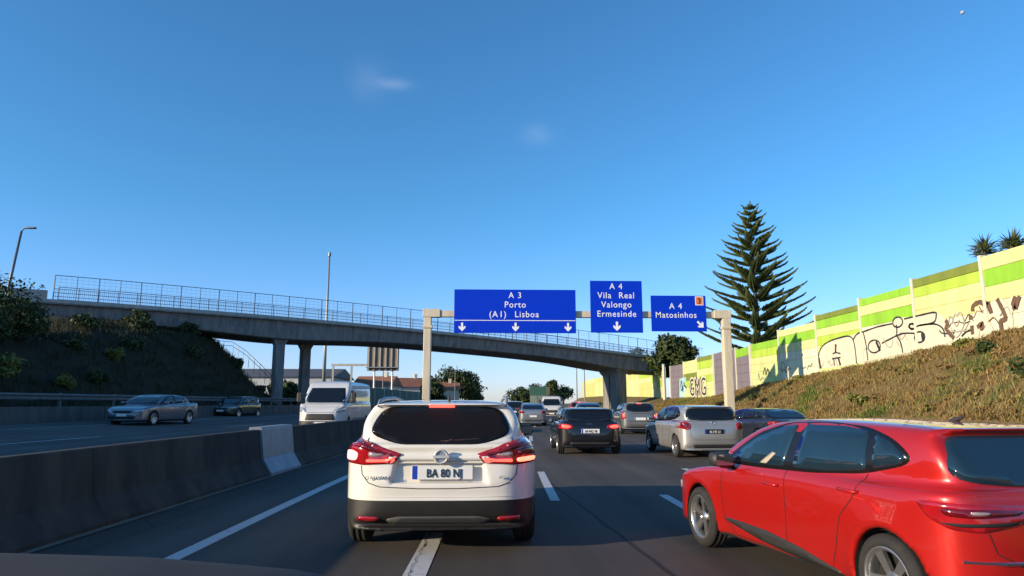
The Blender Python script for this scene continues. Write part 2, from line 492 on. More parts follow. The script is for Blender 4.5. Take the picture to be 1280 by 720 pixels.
T['suv'] = dict(W=1.98, H=1.50, yr=-2.155, yf=2.225, ax=(-1.325, 1.325), wr=.34,
    low=[(-2.02, .28), (-2.12, .36), (-2.155, .50), (-2.14, .56), (-2.15, .66), (-2.12, .80), (-2.09, .95), (-2.02, 1.06), (-1.0, 1.04), (.6, 1.0), (1.05, .99), (1.7, .90), (2.08, .76), (2.22, .55), (2.2, .35), (2.05, .22), (-1.9, .22)],
    cab=[(-2.06, .9), (-2.05, 1.06), (-1.90, 1.28), (-1.83, 1.40), (-1.92, 1.435), (-1.80, 1.46), (-1.3, 1.49), (-.6, 1.505), (.1, 1.47), (.45, 1.38), (1.2, 1.0), (1.1, .9)],
    slow=[(.86, .2), (.93, .28), (.965, .42), (.975, .55), (.99, .75), (.985, .9), (.955, 1.0), (.88, 1.08), (.5, 1.14), (0, 1.16)],
    scab=[(.955, .8), (.93, 1.0), (.84, 1.2), (.745, 1.37), (.64, 1.465), (.4, 1.50), (0, 1.515)],
    plow=[(0, -2.16), (.5, -2.14), (.74, -2.08), (.88, -1.97), (.955, -1.78), (.99, -1.5), (.975, -.5), (.975, .6), (.985, 1.4), (.95, 1.8), (.8, 2.08), (.5, 2.2), (0, 2.23)],
    pcab=[(0, -2.08), (.55, -2.06), (.75, -1.97), (.83, -1.75), (.89, -1.2), (.92, -.4), (.92, .4), (.82, .95), (.5, 1.2), (0, 1.27)])
T['sedan'] = dict(W=1.80, H=1.44, yr=-2.3, yf=2.3, ax=(-1.35, 1.38), wr=.315,
    low=[(-2.15, .28), (-2.26, .42), (-2.3, .68), (-2.28, .92), (-2.22, 1.0), (-1.7, 1.04), (-.8, .98), (.6, .94), (1.1, .92), (1.7, .84), (2.1, .71), (2.27, .55), (2.28, .35), (2.15, .2), (-2, .2)],
    cab=[(-1.85, .9), (-1.8, 1.03), (-1.45, 1.2), (-1.1, 1.35), (-.7, 1.42), (-.3, 1.44), (.1, 1.42), (.4, 1.34), (1.25, .94), (1.15, .85)],
    slow=[(.78, .18), (.84, .26), (.87, .42), (.895, .64), (.89, .82), (.86, .95), (.8, 1.03), (.5, 1.08), (0, 1.1)],
    scab=[(.87, .75), (.85, .94), (.77, 1.14), (.67, 1.33), (.57, 1.41), (.3, 1.445), (0, 1.455)],
    plow=[(0, -2.31), (.5, -2.28), (.72, -2.2), (.83, -2.02), (.88, -1.6), (.89, -.4), (.89, .5), (.89, 1.35), (.84, 1.85), (.7, 2.14), (.42, 2.28), (0, 2.31)],
    pcab=[(0, -1.85), (.45, -1.82), (.64, -1.65), (.74, -1.2), (.82, -.4), (.83, .4), (.74, .95), (.4, 1.22), (0, 1.3)])
T['van'] = dict(W=2.05, H=2.30, yr=-2.6, yf=2.7, ax=(-1.55, 1.75), wr=.34,
    low=[(-2.5, .35), (-2.6, .5), (-2.6, 1.3), (1.9, 1.3), (2.3, 1.22), (2.55, 1.08), (2.68, .85), (2.7, .5), (2.62, .3), (2.4, .24), (-2.4, .28)],
    cab=[(-2.58, .9), (-2.57, 2.15), (-2.48, 2.26), (-1.5, 2.30), (.6, 2.30), (1.05, 2.25), (1.35, 2.08), (1.75, 1.62), (2.12, 1.2), (2.0, .9)],
    slow=[(.88, .22), (.96, .32), (1.0, .5), (1.02, .8), (1.01, 1.2), (.98, 1.3), (.9, 1.36), (0, 1.4)],
    scab=[(1.02, .7), (1.0, 1.2), (.95, 1.7), (.9, 2.1), (.82, 2.24), (.65, 2.30), (0, 2.33)],
    plow=[(0, -2.62), (.85, -2.6), (.97, -2.5), (1.02, -2.2), (1.02, 1.8), (.98, 2.2), (.85, 2.5), (.5, 2.68), (0, 2.71)],
    pcab=[(0, -2.6), (.85, -2.58), (.96, -2.45), (1.0, -2.1), (1.0, 1.2), (.96, 1.6), (.8, 1.95), (.5, 2.1), (0, 2.16)])

Q_ = math.sqrt(.5)
OBL = {'rear_left': (Vector((Q_, Q_, 0)), Vector((Q_, -Q_, 0))), 'rear_right': (Vector((-Q_, Q_, 0)), Vector((Q_, Q_, 0))),
       'front_left': (Vector((Q_, -Q_, 0)), Vector((-Q_, -Q_, 0))), 'front_right': (Vector((-Q_, -Q_, 0)), Vector((-Q_, Q_, 0)))}
def sc2(pts, a, b): return [(p[0] * a, p[1] * b) for p in pts]
class Car:
    """a car body grown from its three outlines; parts are laid on its skin"""
    def __init__(s, kind, root, paint, L=None, W=None, H=None, h=.03, flare=.02, klow=.07, kcab=.09, carve=None, parts_black_well=True, split=None, low_mat=None, wr=None, body_name='body'):
        t = T[kind]; s.t = t; s.root = root
        L0 = t['yf'] - t['yr']
        s.sx = (W or t['W']) / t['W']; s.sy = (L or L0) / L0; s.sz = (H or t['H']) / t['H']
        s.W = t['W'] * s.sx; s.axl = [a * s.sy for a in t['ax']]; s.wr = wr or t['wr'] * (s.sz * .5 + .5)
        hw = s.W / 2
        org = np.array([-hw - 3 * h, t['yr'] * s.sy - 3 * h, .05])
        n = [int(np.ceil(q / h)) + 2 for q in (2 * hw + 6 * h, L0 * s.sy + 6 * h, t['H'] * s.sz + .06 + h)]
        n[0] += (n[0] + 1) % 2
        org[0] = -(n[0] - 1) / 2 * h
        x = org[0] + h * np.arange(n[0]); y = org[1] + h * np.arange(n[1]); z = org[2] + h * np.arange(n[2])
        Y2, Z2 = np.meshgrid(y, z, indexing='ij'); XA, ZA = np.meshgrid(np.abs(x), z, indexing='ij'); XB, YB = np.meshgrid(np.abs(x), y, indexing='ij')
        def side(k): return poly_sdf(catmull(sc2(t[k], s.sy, s.sz), 5, True), Y2, Z2)[None]
        def sect(k):
            p = catmull(sc2(t[k], s.sx, s.sz), 5); p = p + [(-3, p[-1][1]), (-3, p[0][1] - 2), (p[0][0], p[0][1] - 2)] if k == 'scab' else p + [(-3, p[-1][1]), (-3, p[0][1])]
            return poly_sdf(p, XA, ZA)[:, None, :]
        def plan(k):
            p = catmull(sc2(t[k], s.sx, s.sy), 5); p = p + [(-3, p[-1][1]), (-3, p[0][1])]
            return poly_sdf(p, XB, YB)[:, :, None]
        X3, Y3, Z3 = x[:, None, None], y[None, :, None], z[None, None, :]
        sl = sect('slow')
        dc = [np.sqrt((Y3 - a) ** 2 + (Z3 - s.wr) ** 2) - (s.wr * 1.11) for a in s.axl]
        fl = sum(np.exp(-(np.maximum(d, 0) / .09) ** 2) for d in dc)
        low = smax(smax(side('low'), plan('plow'), klow), sl - flare * fl, klow)
        cab = smax(smax(side('cab'), plan('pcab'), kcab), sect('scab'), kcab)
        F = smin(low, cab, .05)
        for d in dc:
            F = smax(F, -np.maximum(d, (hw - .27) - np.abs(X3)), .012)
        if carve: F = carve(F, X3, Y3, Z3)
        V, Q = surface_nets(F.astype(np.float32), org, h)
        o = quick_mesh(body_name, V, Q, paint, root, True)
        me = o.data
        me.materials.append(M['underbody'])
        cen = np.zeros(len(me.polygons) * 3, np.float32); me.polygons.foreach_get('center', cen); cen = cen.reshape(-1, 3)
        nor = np.zeros(len(me.polygons) * 3, np.float32); me.polygons.foreach_get('normal', nor); nor = nor.reshape(-1, 3)
        mi = np.zeros(len(cen), np.int32)
        for a in s.axl:
            d = np.abs(np.hypot(cen[:, 1] - a, cen[:, 2] - s.wr) - s.wr * 1.11)
            rad = ((cen[:, 1] - a) * nor[:, 1] + (cen[:, 2] - s.wr) * nor[:, 2])
            mi[(np.hypot(cen[:, 1] - a, cen[:, 2] - s.wr) < s.wr * 1.11 + .008) & (np.abs(cen[:, 0]) < hw - .05)] = 1
        mi[(nor[:, 2] < -.6) & (cen[:, 2] < .4 * s.sz)] = 1
        me.polygons.foreach_set('material_index', mi)
        s.body = o
        bm = bmesh.new(); bm.from_mesh(me)
        s.bvh = BVHTree.FromBMesh(bm)
        if split:                      # cut the skin cleanly into painted body and plastic lower panels
            zc = split
            geom = bm.verts[:] + bm.edges[:] + bm.faces[:]
            bmesh.ops.bisect_plane(bm, geom=geom, plane_co=(0, 0, zc), plane_no=(0, 0, 1))
            low_bm = bm.copy()
            bmesh.ops.delete(bm, geom=[f for f in bm.faces if f.calc_center_median().z < zc], context='FACES')
            bmesh.ops.delete(low_bm, geom=[f for f in low_bm.faces if f.calc_center_median().z > zc], context='FACES')
            bm.to_mesh(me)
            lm = bpy.data.meshes.new('lower_cladding'); low_bm.to_mesh(lm); low_bm.free()
            lm.materials.append(low_mat); lm.materials.append(M['underbody'])
            s.lower = link(bpy.data.objects.new('lower_cladding', lm), root)
        bm.free()
    # --- projection
    def hit(s, view, a, b, off):
        if view == 'rear': o, d = Vector((a, -6, b)), Vector((0, 1, 0))
        elif view == 'front': o, d = Vector((a, 6, b)), Vector((0, -1, 0))
        elif view == 'left': o, d = Vector((-4, a, b)), Vector((1, 0, 0))
        elif view == 'right': o, d = Vector((4, a, b)), Vector((-1, 0, 0))
        elif view in OBL:
            d, r = OBL[view]; o = -d * 6 + r * a; o.z = b
        else: o, d = Vector((a, b, 5)), Vector((0, 0, -1))
        loc, nor, i, dist = s.bvh.ray_cast(o, d)
        if loc is None:
            q = o + d * 3; loc, nor, i, dist = s.bvh.find_nearest(q)
            if loc is None: return None
        if nor.dot(d) > 0: nor = -nor
        return loc + nor * off
    def S(s, pts, view):
        """template to car coordinates"""
        if view in ('rear', 'front'): return sc2(pts, s.sx, s.sz)
        if view in ('left', 'right'): return sc2(pts, s.sy, s.sz)
        if view in OBL: return sc2(pts, (s.sx + s.sy) / 2, s.sz)
        return sc2(pts, s.sx, s.sy)
    def patch(s, name, poly, view, m, off=.006, res=.05, rnd=2, skirt=.012, parent=None, scaled=True):
        if scaled: poly = s.S(poly, view)
        if rnd: poly = round_poly(poly, {1: .03, 2: .10}.get(rnd, rnd))
        loop = resample(poly, res)
        A = np.array(loop); lo, hi = A.min(0), A.max(0)
        gx, gy = np.meshgrid(np.arange(lo[0] + res / 2, hi[0], res), np.arange(lo[1] + res / 2, hi[1], res), indexing='ij')
        keep = poly_sdf(loop, gx, gy) < -res * .45
        pts = [Vector(p) for p in loop] + [Vector((a, b)) for a, b in zip(gx[keep], gy[keep])]
        nb = len(loop)
        vs, es, fs, *_ = delaunay_2d_cdt(pts, [(i, (i + 1) % nb) for i in range(nb)], [], 1, 1e-6)
        out = [s.hit(view, p.x, p.y, off) for p in vs]
        n = len(out); V = [tuple(p) for p in out]; Fc = [tuple(f) for f in fs]
        cent = s.body_center()
        # outward orientation
        ref = {'rear': Vector((0, -1, 0)), 'front': Vector((0, 1, 0)), 'left': Vector((-1, 0, 0)), 'right': Vector((1, 0, 0)), 'top': Vector((0, 0, 1)), **{k: -v[0] for k, v in OBL.items()}}[view]
        if Fc:
            a, b, c = (out[i] for i in Fc[0][:3])
            if (b - a).cross(c - a).dot(ref) < 0: Fc = [f[::-1] for f in Fc]
        if skirt:                      # turn the rim inwards so the piece has an edge
            from collections import Counter
            ec = Counter(); od = {}
            for f in Fc:
                for i in range(len(f)):
                    e = (f[i], f[(i + 1) % len(f)]); k = tuple(sorted(e)); ec[k] += 1; od[k] = e
            inner = {}
            for k, cnt in ec.items():
                if cnt == 1:
                    for i in k:
                        if i not in inner:
                            q = s.hit(view, vs[i].x, vs[i].y, off - skirt); inner[i] = len(V); V.append(tuple(q))
            for k, cnt in ec.items():
                if cnt == 1:
                    a, b = od[k]; Fc.append((b, a, inner[a], inner[b]))
        o = mesh(name, V, Fc, m, parent or s.root, True)
        return o
    def body_center(s): return Vector((0, 0, .7))
    def seams(s, lines, name='panel_gap', w=.006, m=None, off=.0025, parent=None, scaled=True, res=.04):
        for view, pts in lines:
            V, Fc = [], []
            if scaled: pts = s.S(pts, view)
            P = [np.array(p) for p in resample(pts, res, False)]
            for i, p in enumerate(P):
                d = P[min(i + 1, len(P) - 1)] - P[max(i - 1, 0)]; d = d / (np.linalg.norm(d) + 1e-9); nn = np.array([-d[1], d[0]]) * w / 2
                for sg in (-1, 1): V.append(tuple(s.hit(view, *(p + sg * nn), off)))
            for i in range(len(P) - 1): k = 2 * i; Fc.append((k, k + 1, k + 3, k + 2))
            mesh(name, V, Fc, m or M['gap'], parent or s.root, True)
    def wheels(s, style=5, rimmat=None, inset=.015, width=.2, name='wheel', rr=.66):
        rimmat = rimmat or M['alloy']
        for ax in s.axl:
            for sg in (-1, 1):
                w = link(bpy.data.objects.new(name, tyre_mesh(s.wr, width, rr)), s.root)
                w.location = (sg * (s.W / 2 - inset - width / 2), ax, s.wr)
                w.rotation_euler = (0, 0, 0 if sg > 0 else math.pi)
                lb = MB(); x1 = sg * (s.W / 2 - .035); x0 = sg * (s.W / 2 - .30); rl = s.wr * 1.11 - .010
                lv = []
                for k in range(21):
                    t = math.pi * (-.08 + 1.16 * k / 20)
                    lv += [(x0, ax + math.cos(t) * rl, s.wr + math.sin(t) * rl), (x1, ax + math.cos(t) * rl, s.wr + math.sin(t) * rl)]
                lb.add(lv, [(2 * k, 2 * k + 1, 2 * k + 3, 2 * k + 2) for k in range(20)])
                lb.build('wheel_liner', M['underbody'], s.root, True)
                r = link(bpy.data.objects.new('rim', rim_mesh(s.wr, width, rr, style, rimmat)), w)
                r.rotation_euler = (random.uniform(0, 6), 0, 0)
WM = {}
def tyre_mesh(R_, w, rr):
    key = ('t', round(R_, 3), w, rr)
    if key not in WM:
        b = MB(); h = w / 2; ri = R_ * rr
        b.lathe([(-h * .7, ri), (-h, ri + .02), (-h * 1.02, (ri + R_) / 2), (-h * .92, R_ - .03), (-h * .72, R_ - .006), (-h * .3, R_), (-h * .28, R_ - .008), (-h * .24, R_ - .008), (-h * .22, R_), (h * .22, R_), (h * .24, R_ - .008), (h * .28, R_ - .008), (h * .3, R_), (h * .72, R_ - .006), (h * .92, R_ - .03), (h * 1.02, (ri + R_) / 2), (h, ri + .02), (h * .7, ri)], 'x', 40)
        o = b.build('tyre', M['rubber'], None, True); WM[key] = o.data; bpy.data.objects.remove(o)
    return WM[key]
def rim_mesh(R_, w, rr, n, m):
    key = ('r', round(R_, 3), w, rr, n, m.name)
    if key not in WM:
        b = MB(); h = w / 2; ri = R_ * rr
        b.lathe([(-h * .7, ri + .002), (h * .2, ri - .02), (h * .75, ri - .015), (h * .9, ri - .004), (h * .96, ri + .006), (h * .9, ri + .014)], 'x', 40)
        b.lathe([(-h * .1, ri), (-h * .1, .001)], 'x', 24, 1)                     # dark brake disc and hub behind the spokes
        b.lathe([(h * .55, .001), (h * .72, .022), (h * .7, .045), (h * .45, .062)], 'x', 18)
        for k in range(n):
            a = 2 * math.pi * k / n
            for da in ((-.10, .10) if n <= 7 else (0,)):
                mt = Matrix.Rotation(a + da, 4, 'X')
                wd = .018 if n <= 7 else .022
                v = [(h * .50, -wd * 1.2, .03), (h * .50, wd * 1.2, .03), (h * .72, wd, ri - .012), (h * .72, -wd, ri - .012), (h * .25, -wd * 1.2, .03), (h * .25, wd * 1.2, .03), (h * .4, wd, ri - .012), (h * .4, -wd, ri - .012)]
                b.add([tuple(mt @ Vector(p)) for p in v], [(0, 1, 2, 3), (7, 6, 5, 4), (0, 3, 7, 4), (1, 5, 6, 2)])
        o = b.build('rim', [m, M['gap']], None, False)
        for p in o.data.polygons: p.use_smooth = len(p.vertices) == 4 and p.index < 40 * 5
        WM[key] = o.data; bpy.data.objects.remove(o)
    return WM[key]

def car_paint(name, col, metal=0., rough=.32, coat=1., dirt=(.10, .085, .06), damount=.12):
    """clear-coated paint under an uneven film of road dust"""
    m, n, l, b = nodes_of(name)
    tc = n.new('ShaderNodeTexCoord')
    z = n.new('ShaderNodeTexNoise'); z.inputs['Scale'].default_value = 5; z.inputs['Detail'].default_value = 6
    l.new(tc.outputs['Object'], z.inputs['Vector'])
    mu = n.new('ShaderNodeMath'); mu.operation = 'MULTIPLY'; mu.inputs[1].default_value = damount
    l.new(z.outputs['Fac'], mu.inputs[0])
    mx = n.new('ShaderNodeMix'); mx.data_type = 'RGBA'
    mx.inputs['A'].default_value = (*col, 1); mx.inputs['B'].default_value = (*dirt, 1)
    l.new(mu.outputs[0], mx.inputs['Factor']); l.new(mx.outputs['Result'], b.inputs['Base Color'])
    b.inputs['Metallic'].default_value = metal; b.inputs['Roughness'].default_value = rough
    b.inputs['Coat Weight'].default_value = coat; b.inputs['Coat Roughness'].default_value = .03; b.inputs['Specular IOR Level'].default_value = .35
    ra = n.new('ShaderNodeMapRange'); ra.inputs['To Min'].default_value = .02; ra.inputs['To Max'].default_value = .06
    l.new(z.outputs['Fac'], ra.inputs['Value']); l.new(ra.outputs[0], b.inputs['Coat Roughness'])
    return m
M['underbody'] = mat('underbody_black', (.012, .012, .012), .9)
M['gap'] = mat('panel_gap_black', (.01, .01, .01), .8)
M['rubber'] = mat('tyre_rubber', (.022, .021, .020), .85, 0, .3, 12)
M['alloy'] = mat('alloy_rim', (.55, .55, .55), .3, .9, .15, 8)
M['plastic'] = mat('black_plastic', (.028, .027, .026), .55, 0, .25, 8, .1, 90)
M['glass'] = mat('dark_window_glass', (.008, .011, .015), .05, 0, .2, 3, coat=0, ior=1.6)
M['glass_w'] = mat('smoked_rear_glass', (.011, .009, .008), .06, 0, .2, 3, ior=1.35)
M['glass_b'] = mat('blue_tint_and_sky_glass', (.012, .030, .048), .04, 0, .2, 2, coat=0, ior=1.7)  # base blue covers both the tint and the reflected sky
M['gloss_black'] = mat('gloss_black_trim', (.010, .010, .012), .25, 0, .2, 6)
M['chrome'] = mat('chrome', (.75, .75, .76), .12, 1., .05, 4)
M['lamp_red'] = mat('tail_lamp_red', (.36, .008, .012), .12, 0, .3, 14, coat=1)
M['lamp_dark'] = mat('tail_lamp_dark_red', (.14, .004, .008), .12, 0, .3, 14, coat=1)
M['lamp_on'] = mat('brake_lamp_lit', (.6, .02, .02), .2, 0, .1, 10, emit=(1, .06, .04), estr=3.2)
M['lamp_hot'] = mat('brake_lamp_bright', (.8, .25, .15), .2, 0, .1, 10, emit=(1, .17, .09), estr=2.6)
M['lamp_clear'] = mat('clear_lamp_lens', (.70, .50, .46), .12, .5, .35, 40, coat=1)
M['lamp_sun_glare'] = mat('lamp_sun_glare', (.8, .5, .45), .2, 0, .2, 30, emit=(1, .50, .40), estr=1.1)  # emission stands in for the sun's glare on the left lens
M['head_lamp'] = mat('head_lamp_lens', (.5, .52, .55), .08, .4, .3, 14, coat=1)
M['plate_white'] = mat('plate_white', (.75, .75, .72), .45, 0, .05, 6)
M['plate_blue'] = mat('plate_blue', (.01, .05, .40), .45, 0, .05, 6)
M['plate_black'] = mat('plate_black', (.012, .012, .012), .5, 0, .1, 6)
M['mirror_glass'] = mat('mirror_glass', (.35, .36, .37), .05, .9, .1, 4)
# ------------------------------------------------------------------ the setting
def cz(y): return 0. if y < 0 else .00107 * y * y if y < 70 else 5.243 + .08 * (y - 70)           # the road bends gently to the right
def interp(tab, y): return float(np.interp(y, [t[0] for t in tab], [t[1] for t in tab]))
def struct(o): o['kind'] = 'structure'; return o

def ribbon(name, x0, x1, ys, zf, m, parent=None, nx=1):
    V, Fc = [], []
    for y in ys:
        for i in range(nx + 1):
            x = x0 + (x1 - x0) * i / nx; V.append((x + cz(y), y, zf(x)))
    k = nx + 1
    for j in range(len(ys) - 1):
        for i in range(nx): a = j * k + i; Fc.append((a, a + 1, a + 1 + k, a + k))
    return mesh(name, V, Fc, m, parent)
YS = list(np.arange(-30, 150, 2.)) + list(np.arange(150, 420, 10.))
left_z = lambda x: .04 * (-x - 4.4)
struct(mesh('ground', [(-2500, -300, -.35), (2500, -300, -.35), (2500, 4000, -.35), (-2500, 4000, -.35)], [(0, 1, 2, 3)], M['ground']))
road = struct(ribbon('road', -4.95, 11.6, YS, lambda x: 0., M['asphalt']))
road_l = struct(ribbon('oncoming_road', -20.0, -4.9, YS, left_z, M['asphalt_l'], nx=2))

def dash(x, y0, y1, w=.14, parent=road, z=lambda x: .004, m=None):
    ys = list(np.linspace(y0, y1, max(2, int((y1 - y0) / 1.5) + 1)))
    return ribbon('lane_line', x - w / 2, x + w / 2, ys, lambda q: z(x), m or M['paint'], parent)
for k in range(6): dash(-3.02, -8 + 16 * k, 8 + 16 * k, .17)
for y0, y1 in ((4.2, 8.1), (19, 22.5), (34, 37.5), (50, 53)): dash(-.66, y0, y1, .20)
for y0, y1 in ((10.6, 15.0), (27, 31), (43, 47), (59, 63)): dash(.9, y0, y1, .15)
for y0, y1 in ((8.2, 11.2), (22.5, 25.6), (38, 41), (54, 57)): dash(2.68, y0, y1, .15)
for y0, y1 in ((14.9, 15.6), (30, 33), (46, 49)): dash(4.15, y0, y1, .15)
for k in range(5): dash(9.6, -8 + 20 * k, 12 + 20 * k, .15)
for y0 in range(2, 120, 14):
    dash(-9.6, y0 + 6, y0 + 10.5, .14, road_l, lambda x: left_z(x) + .005)
    dash(-13.4, y0 + 3, y0 + 7.5, .14, road_l, lambda x: left_z(x) + .005)
for k in range(6): dash(-17.6, -8 + 20 * k, 12 + 20 * k, .15, road_l, lambda x: left_z(x) + .005)
# sealed joint in the asphalt between the lanes and the gutter along the median
pts = []
for i, y in enumerate(np.arange(3.5, 13, .35)):
    pts.append((1.75 - .062 * (y - 3.5) + random.uniform(-.015, .015), y))
V, Fc = [], []
for x, y in pts: w = random.uniform(.012, .03); V += [(x - w, y, .003), (x + w, y, .003)]
for i in range(len(pts) - 1): Fc.append((2 * i, 2 * i + 1, 2 * i + 3, 2 * i + 2))
mesh('crack_seal', V, Fc, M['gap'], road)
pts = [(-.66 + random.uniform(-.02, .02), y) for y in np.arange(4.2, 8.1, .09)]
V, Fc = [], []
for x, y in pts: w = random.uniform(.002, .009); V += [(x - w, y, .008), (x + w, y, .008)]
for i in range(len(pts) - 1): Fc.append((2 * i, 2 * i + 1, 2 * i + 3, 2 * i + 2))
mesh('crack_seal', V, Fc, M['gap'], road)
M['gutter'] = streaky('gutter_dust', (.22, .19, .15), (.12, .105, .085), (1, .5, 1))
ribbon('gutter', -4.62, -4.5, list(np.arange(-6, 60, 1.5)), lambda x: .012, M['gutter'], road)

# ---- banks
WALLX = [(-40, 17.6), (21, 18), (46, 18), (58, 19.4), (75, 19.8), (95, 22.8), (120, 22.4), (150, 21.8), (200, 26)]
TOE = [(-40, 11.6), (20, 12.0), (36, 12.6), (60, 13.0), (87, 13.6), (120, 15.2), (160, 17.5), (200, 21.5)]
WALLZ = [(-40, 4.6), (21.7, 4.0), (24, 3.8), (28, 3.5), (36, 3.05), (46, 2.5), (58, 1.95), (75, 1.95), (95, 2.3), (130, 2.8)]
def slope_z(x, y):
    xw, zw = interp(WALLX, y), interp(WALLZ, y)
    xt = interp(TOE, y)
    t = min(max((x - xt) / (xw - .1 - xt), 0), 1)
    return zw * (t * .75 + .25 * t * t * (3 - 2 * t)) + (.07 * math.sin(x * 2.1 + y * .7) + .06 * math.sin(y * 1.9 - x)) * math.sin(math.pi * t)
def grid_mesh(name, fn, us, vs, m):
    V, Fc = [], []
    for v in vs:
        for u in us: V.append(fn(u, v))
    k = len(us)
    for j in range(len(vs) - 1):
        for i in range(k - 1): a = j * k + i; Fc.append((a, a + 1, a + 1 + k, a + k))
    return struct(mesh(name, V, Fc, m, None, True))
def slope_pt(u, y):
    xw = interp(WALLX, y); xt = interp(TOE, y)
    if u <= 1: x = xt + (xw - .1 - xt) * u; return (x, y, slope_z(x, y) + (.0 if u else -.02))
    return (xw - .1 + (u - 1) * 40, y, interp(WALLZ, y) - (u - 1) * .8)
grid_mesh('grass_slope', slope_pt, list(np.linspace(0, 1, 18)) + [1.1, 1.4, 2.0], list(np.arange(-20, 84, .8)) + list(np.arange(84, 190, 6.)), M['soil'])

def bank_z(x, y):
    toe = -21.0 + cz(y) * .8
    d = toe - x
    if d <= 0: return left_z(-20) + .05
    top = 5.2 + min(max((y - 35) / 40, 0), 1) * 2.9 + min(max((d - 6.5) / 6, 0), 1) * min(max((y - 42) / 10, 0), 1) * 1.6
    end = min(max((84 - y - max(0, (18 - d)) * .9) / 12., 0), 1)      # the bank runs out beyond the bridge
    h = min(d / 7.2, 1); h = h * h * (3 - 2 * h) * .45 + h * .55
    base = left_z(-20)
    return base + (top - base) * h * end + (.12 * math.sin(x * 1.3 + y * .8) + .1 * math.sin(y * 1.7 - x * .6)) * (1 if d > 1 else 0)
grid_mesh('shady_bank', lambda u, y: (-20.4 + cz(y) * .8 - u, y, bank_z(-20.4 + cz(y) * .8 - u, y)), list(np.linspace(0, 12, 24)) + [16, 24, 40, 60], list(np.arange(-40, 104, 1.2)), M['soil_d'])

# ---- grass: too many blades to count
def tufts(name, spots, m, hmin, hmax, per=6, spread=.09, lean=.5):
    P = np.asarray(spots, float); n = len(P) * per
    base = np.repeat(P, per, 0) + np.c_[rng.normal(0, spread, (n, 2)), np.zeros(n)]
    ang = rng.uniform(0, 2 * np.pi, n); hh = rng.uniform(hmin, hmax, n); w = rng.uniform(.008, .022, n) * (hh / .2) ** .5
    ln = rng.uniform(.1, lean, n) * hh; la = rng.uniform(0, 2 * np.pi, n)
    dx, dy = np.cos(ang) * w, np.sin(ang) * w
    base[:, 2] -= .03
    mid = base + np.c_[np.cos(la) * ln * .35, np.sin(la) * ln * .35, hh * .6]; tip = base + np.c_[np.cos(la) * ln, np.sin(la) * ln, hh]
    d = np.c_[dx, dy, np.zeros(n)]
    V = np.stack([base - d, base + d, mid + d * .7, mid - d * .7, tip], 1).reshape(-1, 3)
    k = np.arange(n)[:, None] * 5
    T_ = np.concatenate([k + np.array([[0, 1, 2]]), k + np.array([[0, 2, 3]]), k + np.array([[3, 2, 4]])])
    o = quick_mesh(name, V, T_, m); o['kind'] = 'stuff'
    return o
cl = [(random.random(), 8 + 62 * random.random() ** 1.3, random.uniform(.03, .12), random.uniform(.4, 1.4)) for _ in range(260)]
sp = []
while len(sp) < 21000:
    if random.random() < .55:
        cu_, cy_, su, sy_ = random.choice(cl); u = random.gauss(cu_, su); y = random.gauss(cy_, sy_)
        if not (0 <= u <= 1 and 6 < y < 76): continue
    else: y = 8 + 62 * random.random() ** 1.3; u = random.random()
    sp.append(slope_pt(u, y))
g = tufts('dry_grass', sp, M['grass'], .05, .20, 6, .12, .9); tag(g, 'dry brown and green grass covering the sunlit slope below the green wall', 'grass')
sp = []
while len(sp) < 5000:
    y = random.uniform(14, 80); u = 12 * random.random()
    x = -20.6 + cz(y) * .8 - u; sp.append((x, y, bank_z(x, y)))
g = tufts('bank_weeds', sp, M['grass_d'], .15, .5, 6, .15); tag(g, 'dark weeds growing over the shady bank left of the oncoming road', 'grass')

# ---- leaves
def leaf_cloud(name, blobs, m, parent, size=.12, aspect=1.8, up=.0):
    """many leaf-sized faces spread through overlapping clumps: blobs = (x, y, z, rx, ry, rz, count)"""
    VV = []
    for (x, y, z, rx, ry, rz, n) in blobs:
        d = rng.normal(size=(n, 3)); d /= np.linalg.norm(d, axis=1)[:, None]
        r = rng.uniform(.25, 1, n) ** .55 * rng.uniform(.82, 1.12, n)
        c = np.array([x, y, z]) + d * r[:, None] * np.array([rx, ry, rz])
        nrm = d * .6 + rng.normal(0, .6, (n, 3)); nrm[:, 2] += .3; nrm /= np.linalg.norm(nrm, axis=1)[:, None]
        a = np.cross(nrm, rng.normal(size=(n, 3))); a /= np.linalg.norm(a, axis=1)[:, None] + 1e-9
        b = np.cross(nrm, a); a[:, 2] += up
        s = rng.uniform(.6, 1.3, n)[:, None] * size
        VV.append(np.stack([c - a * s * aspect / 2, c - b * s * .42 + nrm * s * .06, c + a * s * aspect / 2, c + b * s * .42 + nrm * s * .06], 1).reshape(-1, 3))
    V = np.concatenate(VV); q = np.arange(len(V)).reshape(-1, 4)
    return quick_mesh(name, V, q, m, parent)
bl = []
for cu_, cy_, su, sy_ in cl + [(random.random(), 8 + 50 * random.random() ** 1.2, 0, 0) for _ in range(240)]:
    p = slope_pt(min(max(cu_, .02), .98), cy_); r = random.uniform(.08, .24)
    bl.append((p[0], p[1], p[2] + r * .25, r * 1.6, r * 1.9, r * .45, int(60 + 420 * r)))
M['scrub'] = foliage('dry_scrub', [(.045, .07, .014), (.10, .125, .026), (.23, .155, .06), (.17, .10, .04), (.08, .11, .025)], .4, .85)
ug = leaf_cloud('dry_undergrowth', bl, M['scrub'], None, .05, 3.4); ug['kind'] = 'stuff'; tag(ug, 'low brown and green scrub scattered over the sunlit slope', 'undergrowth')
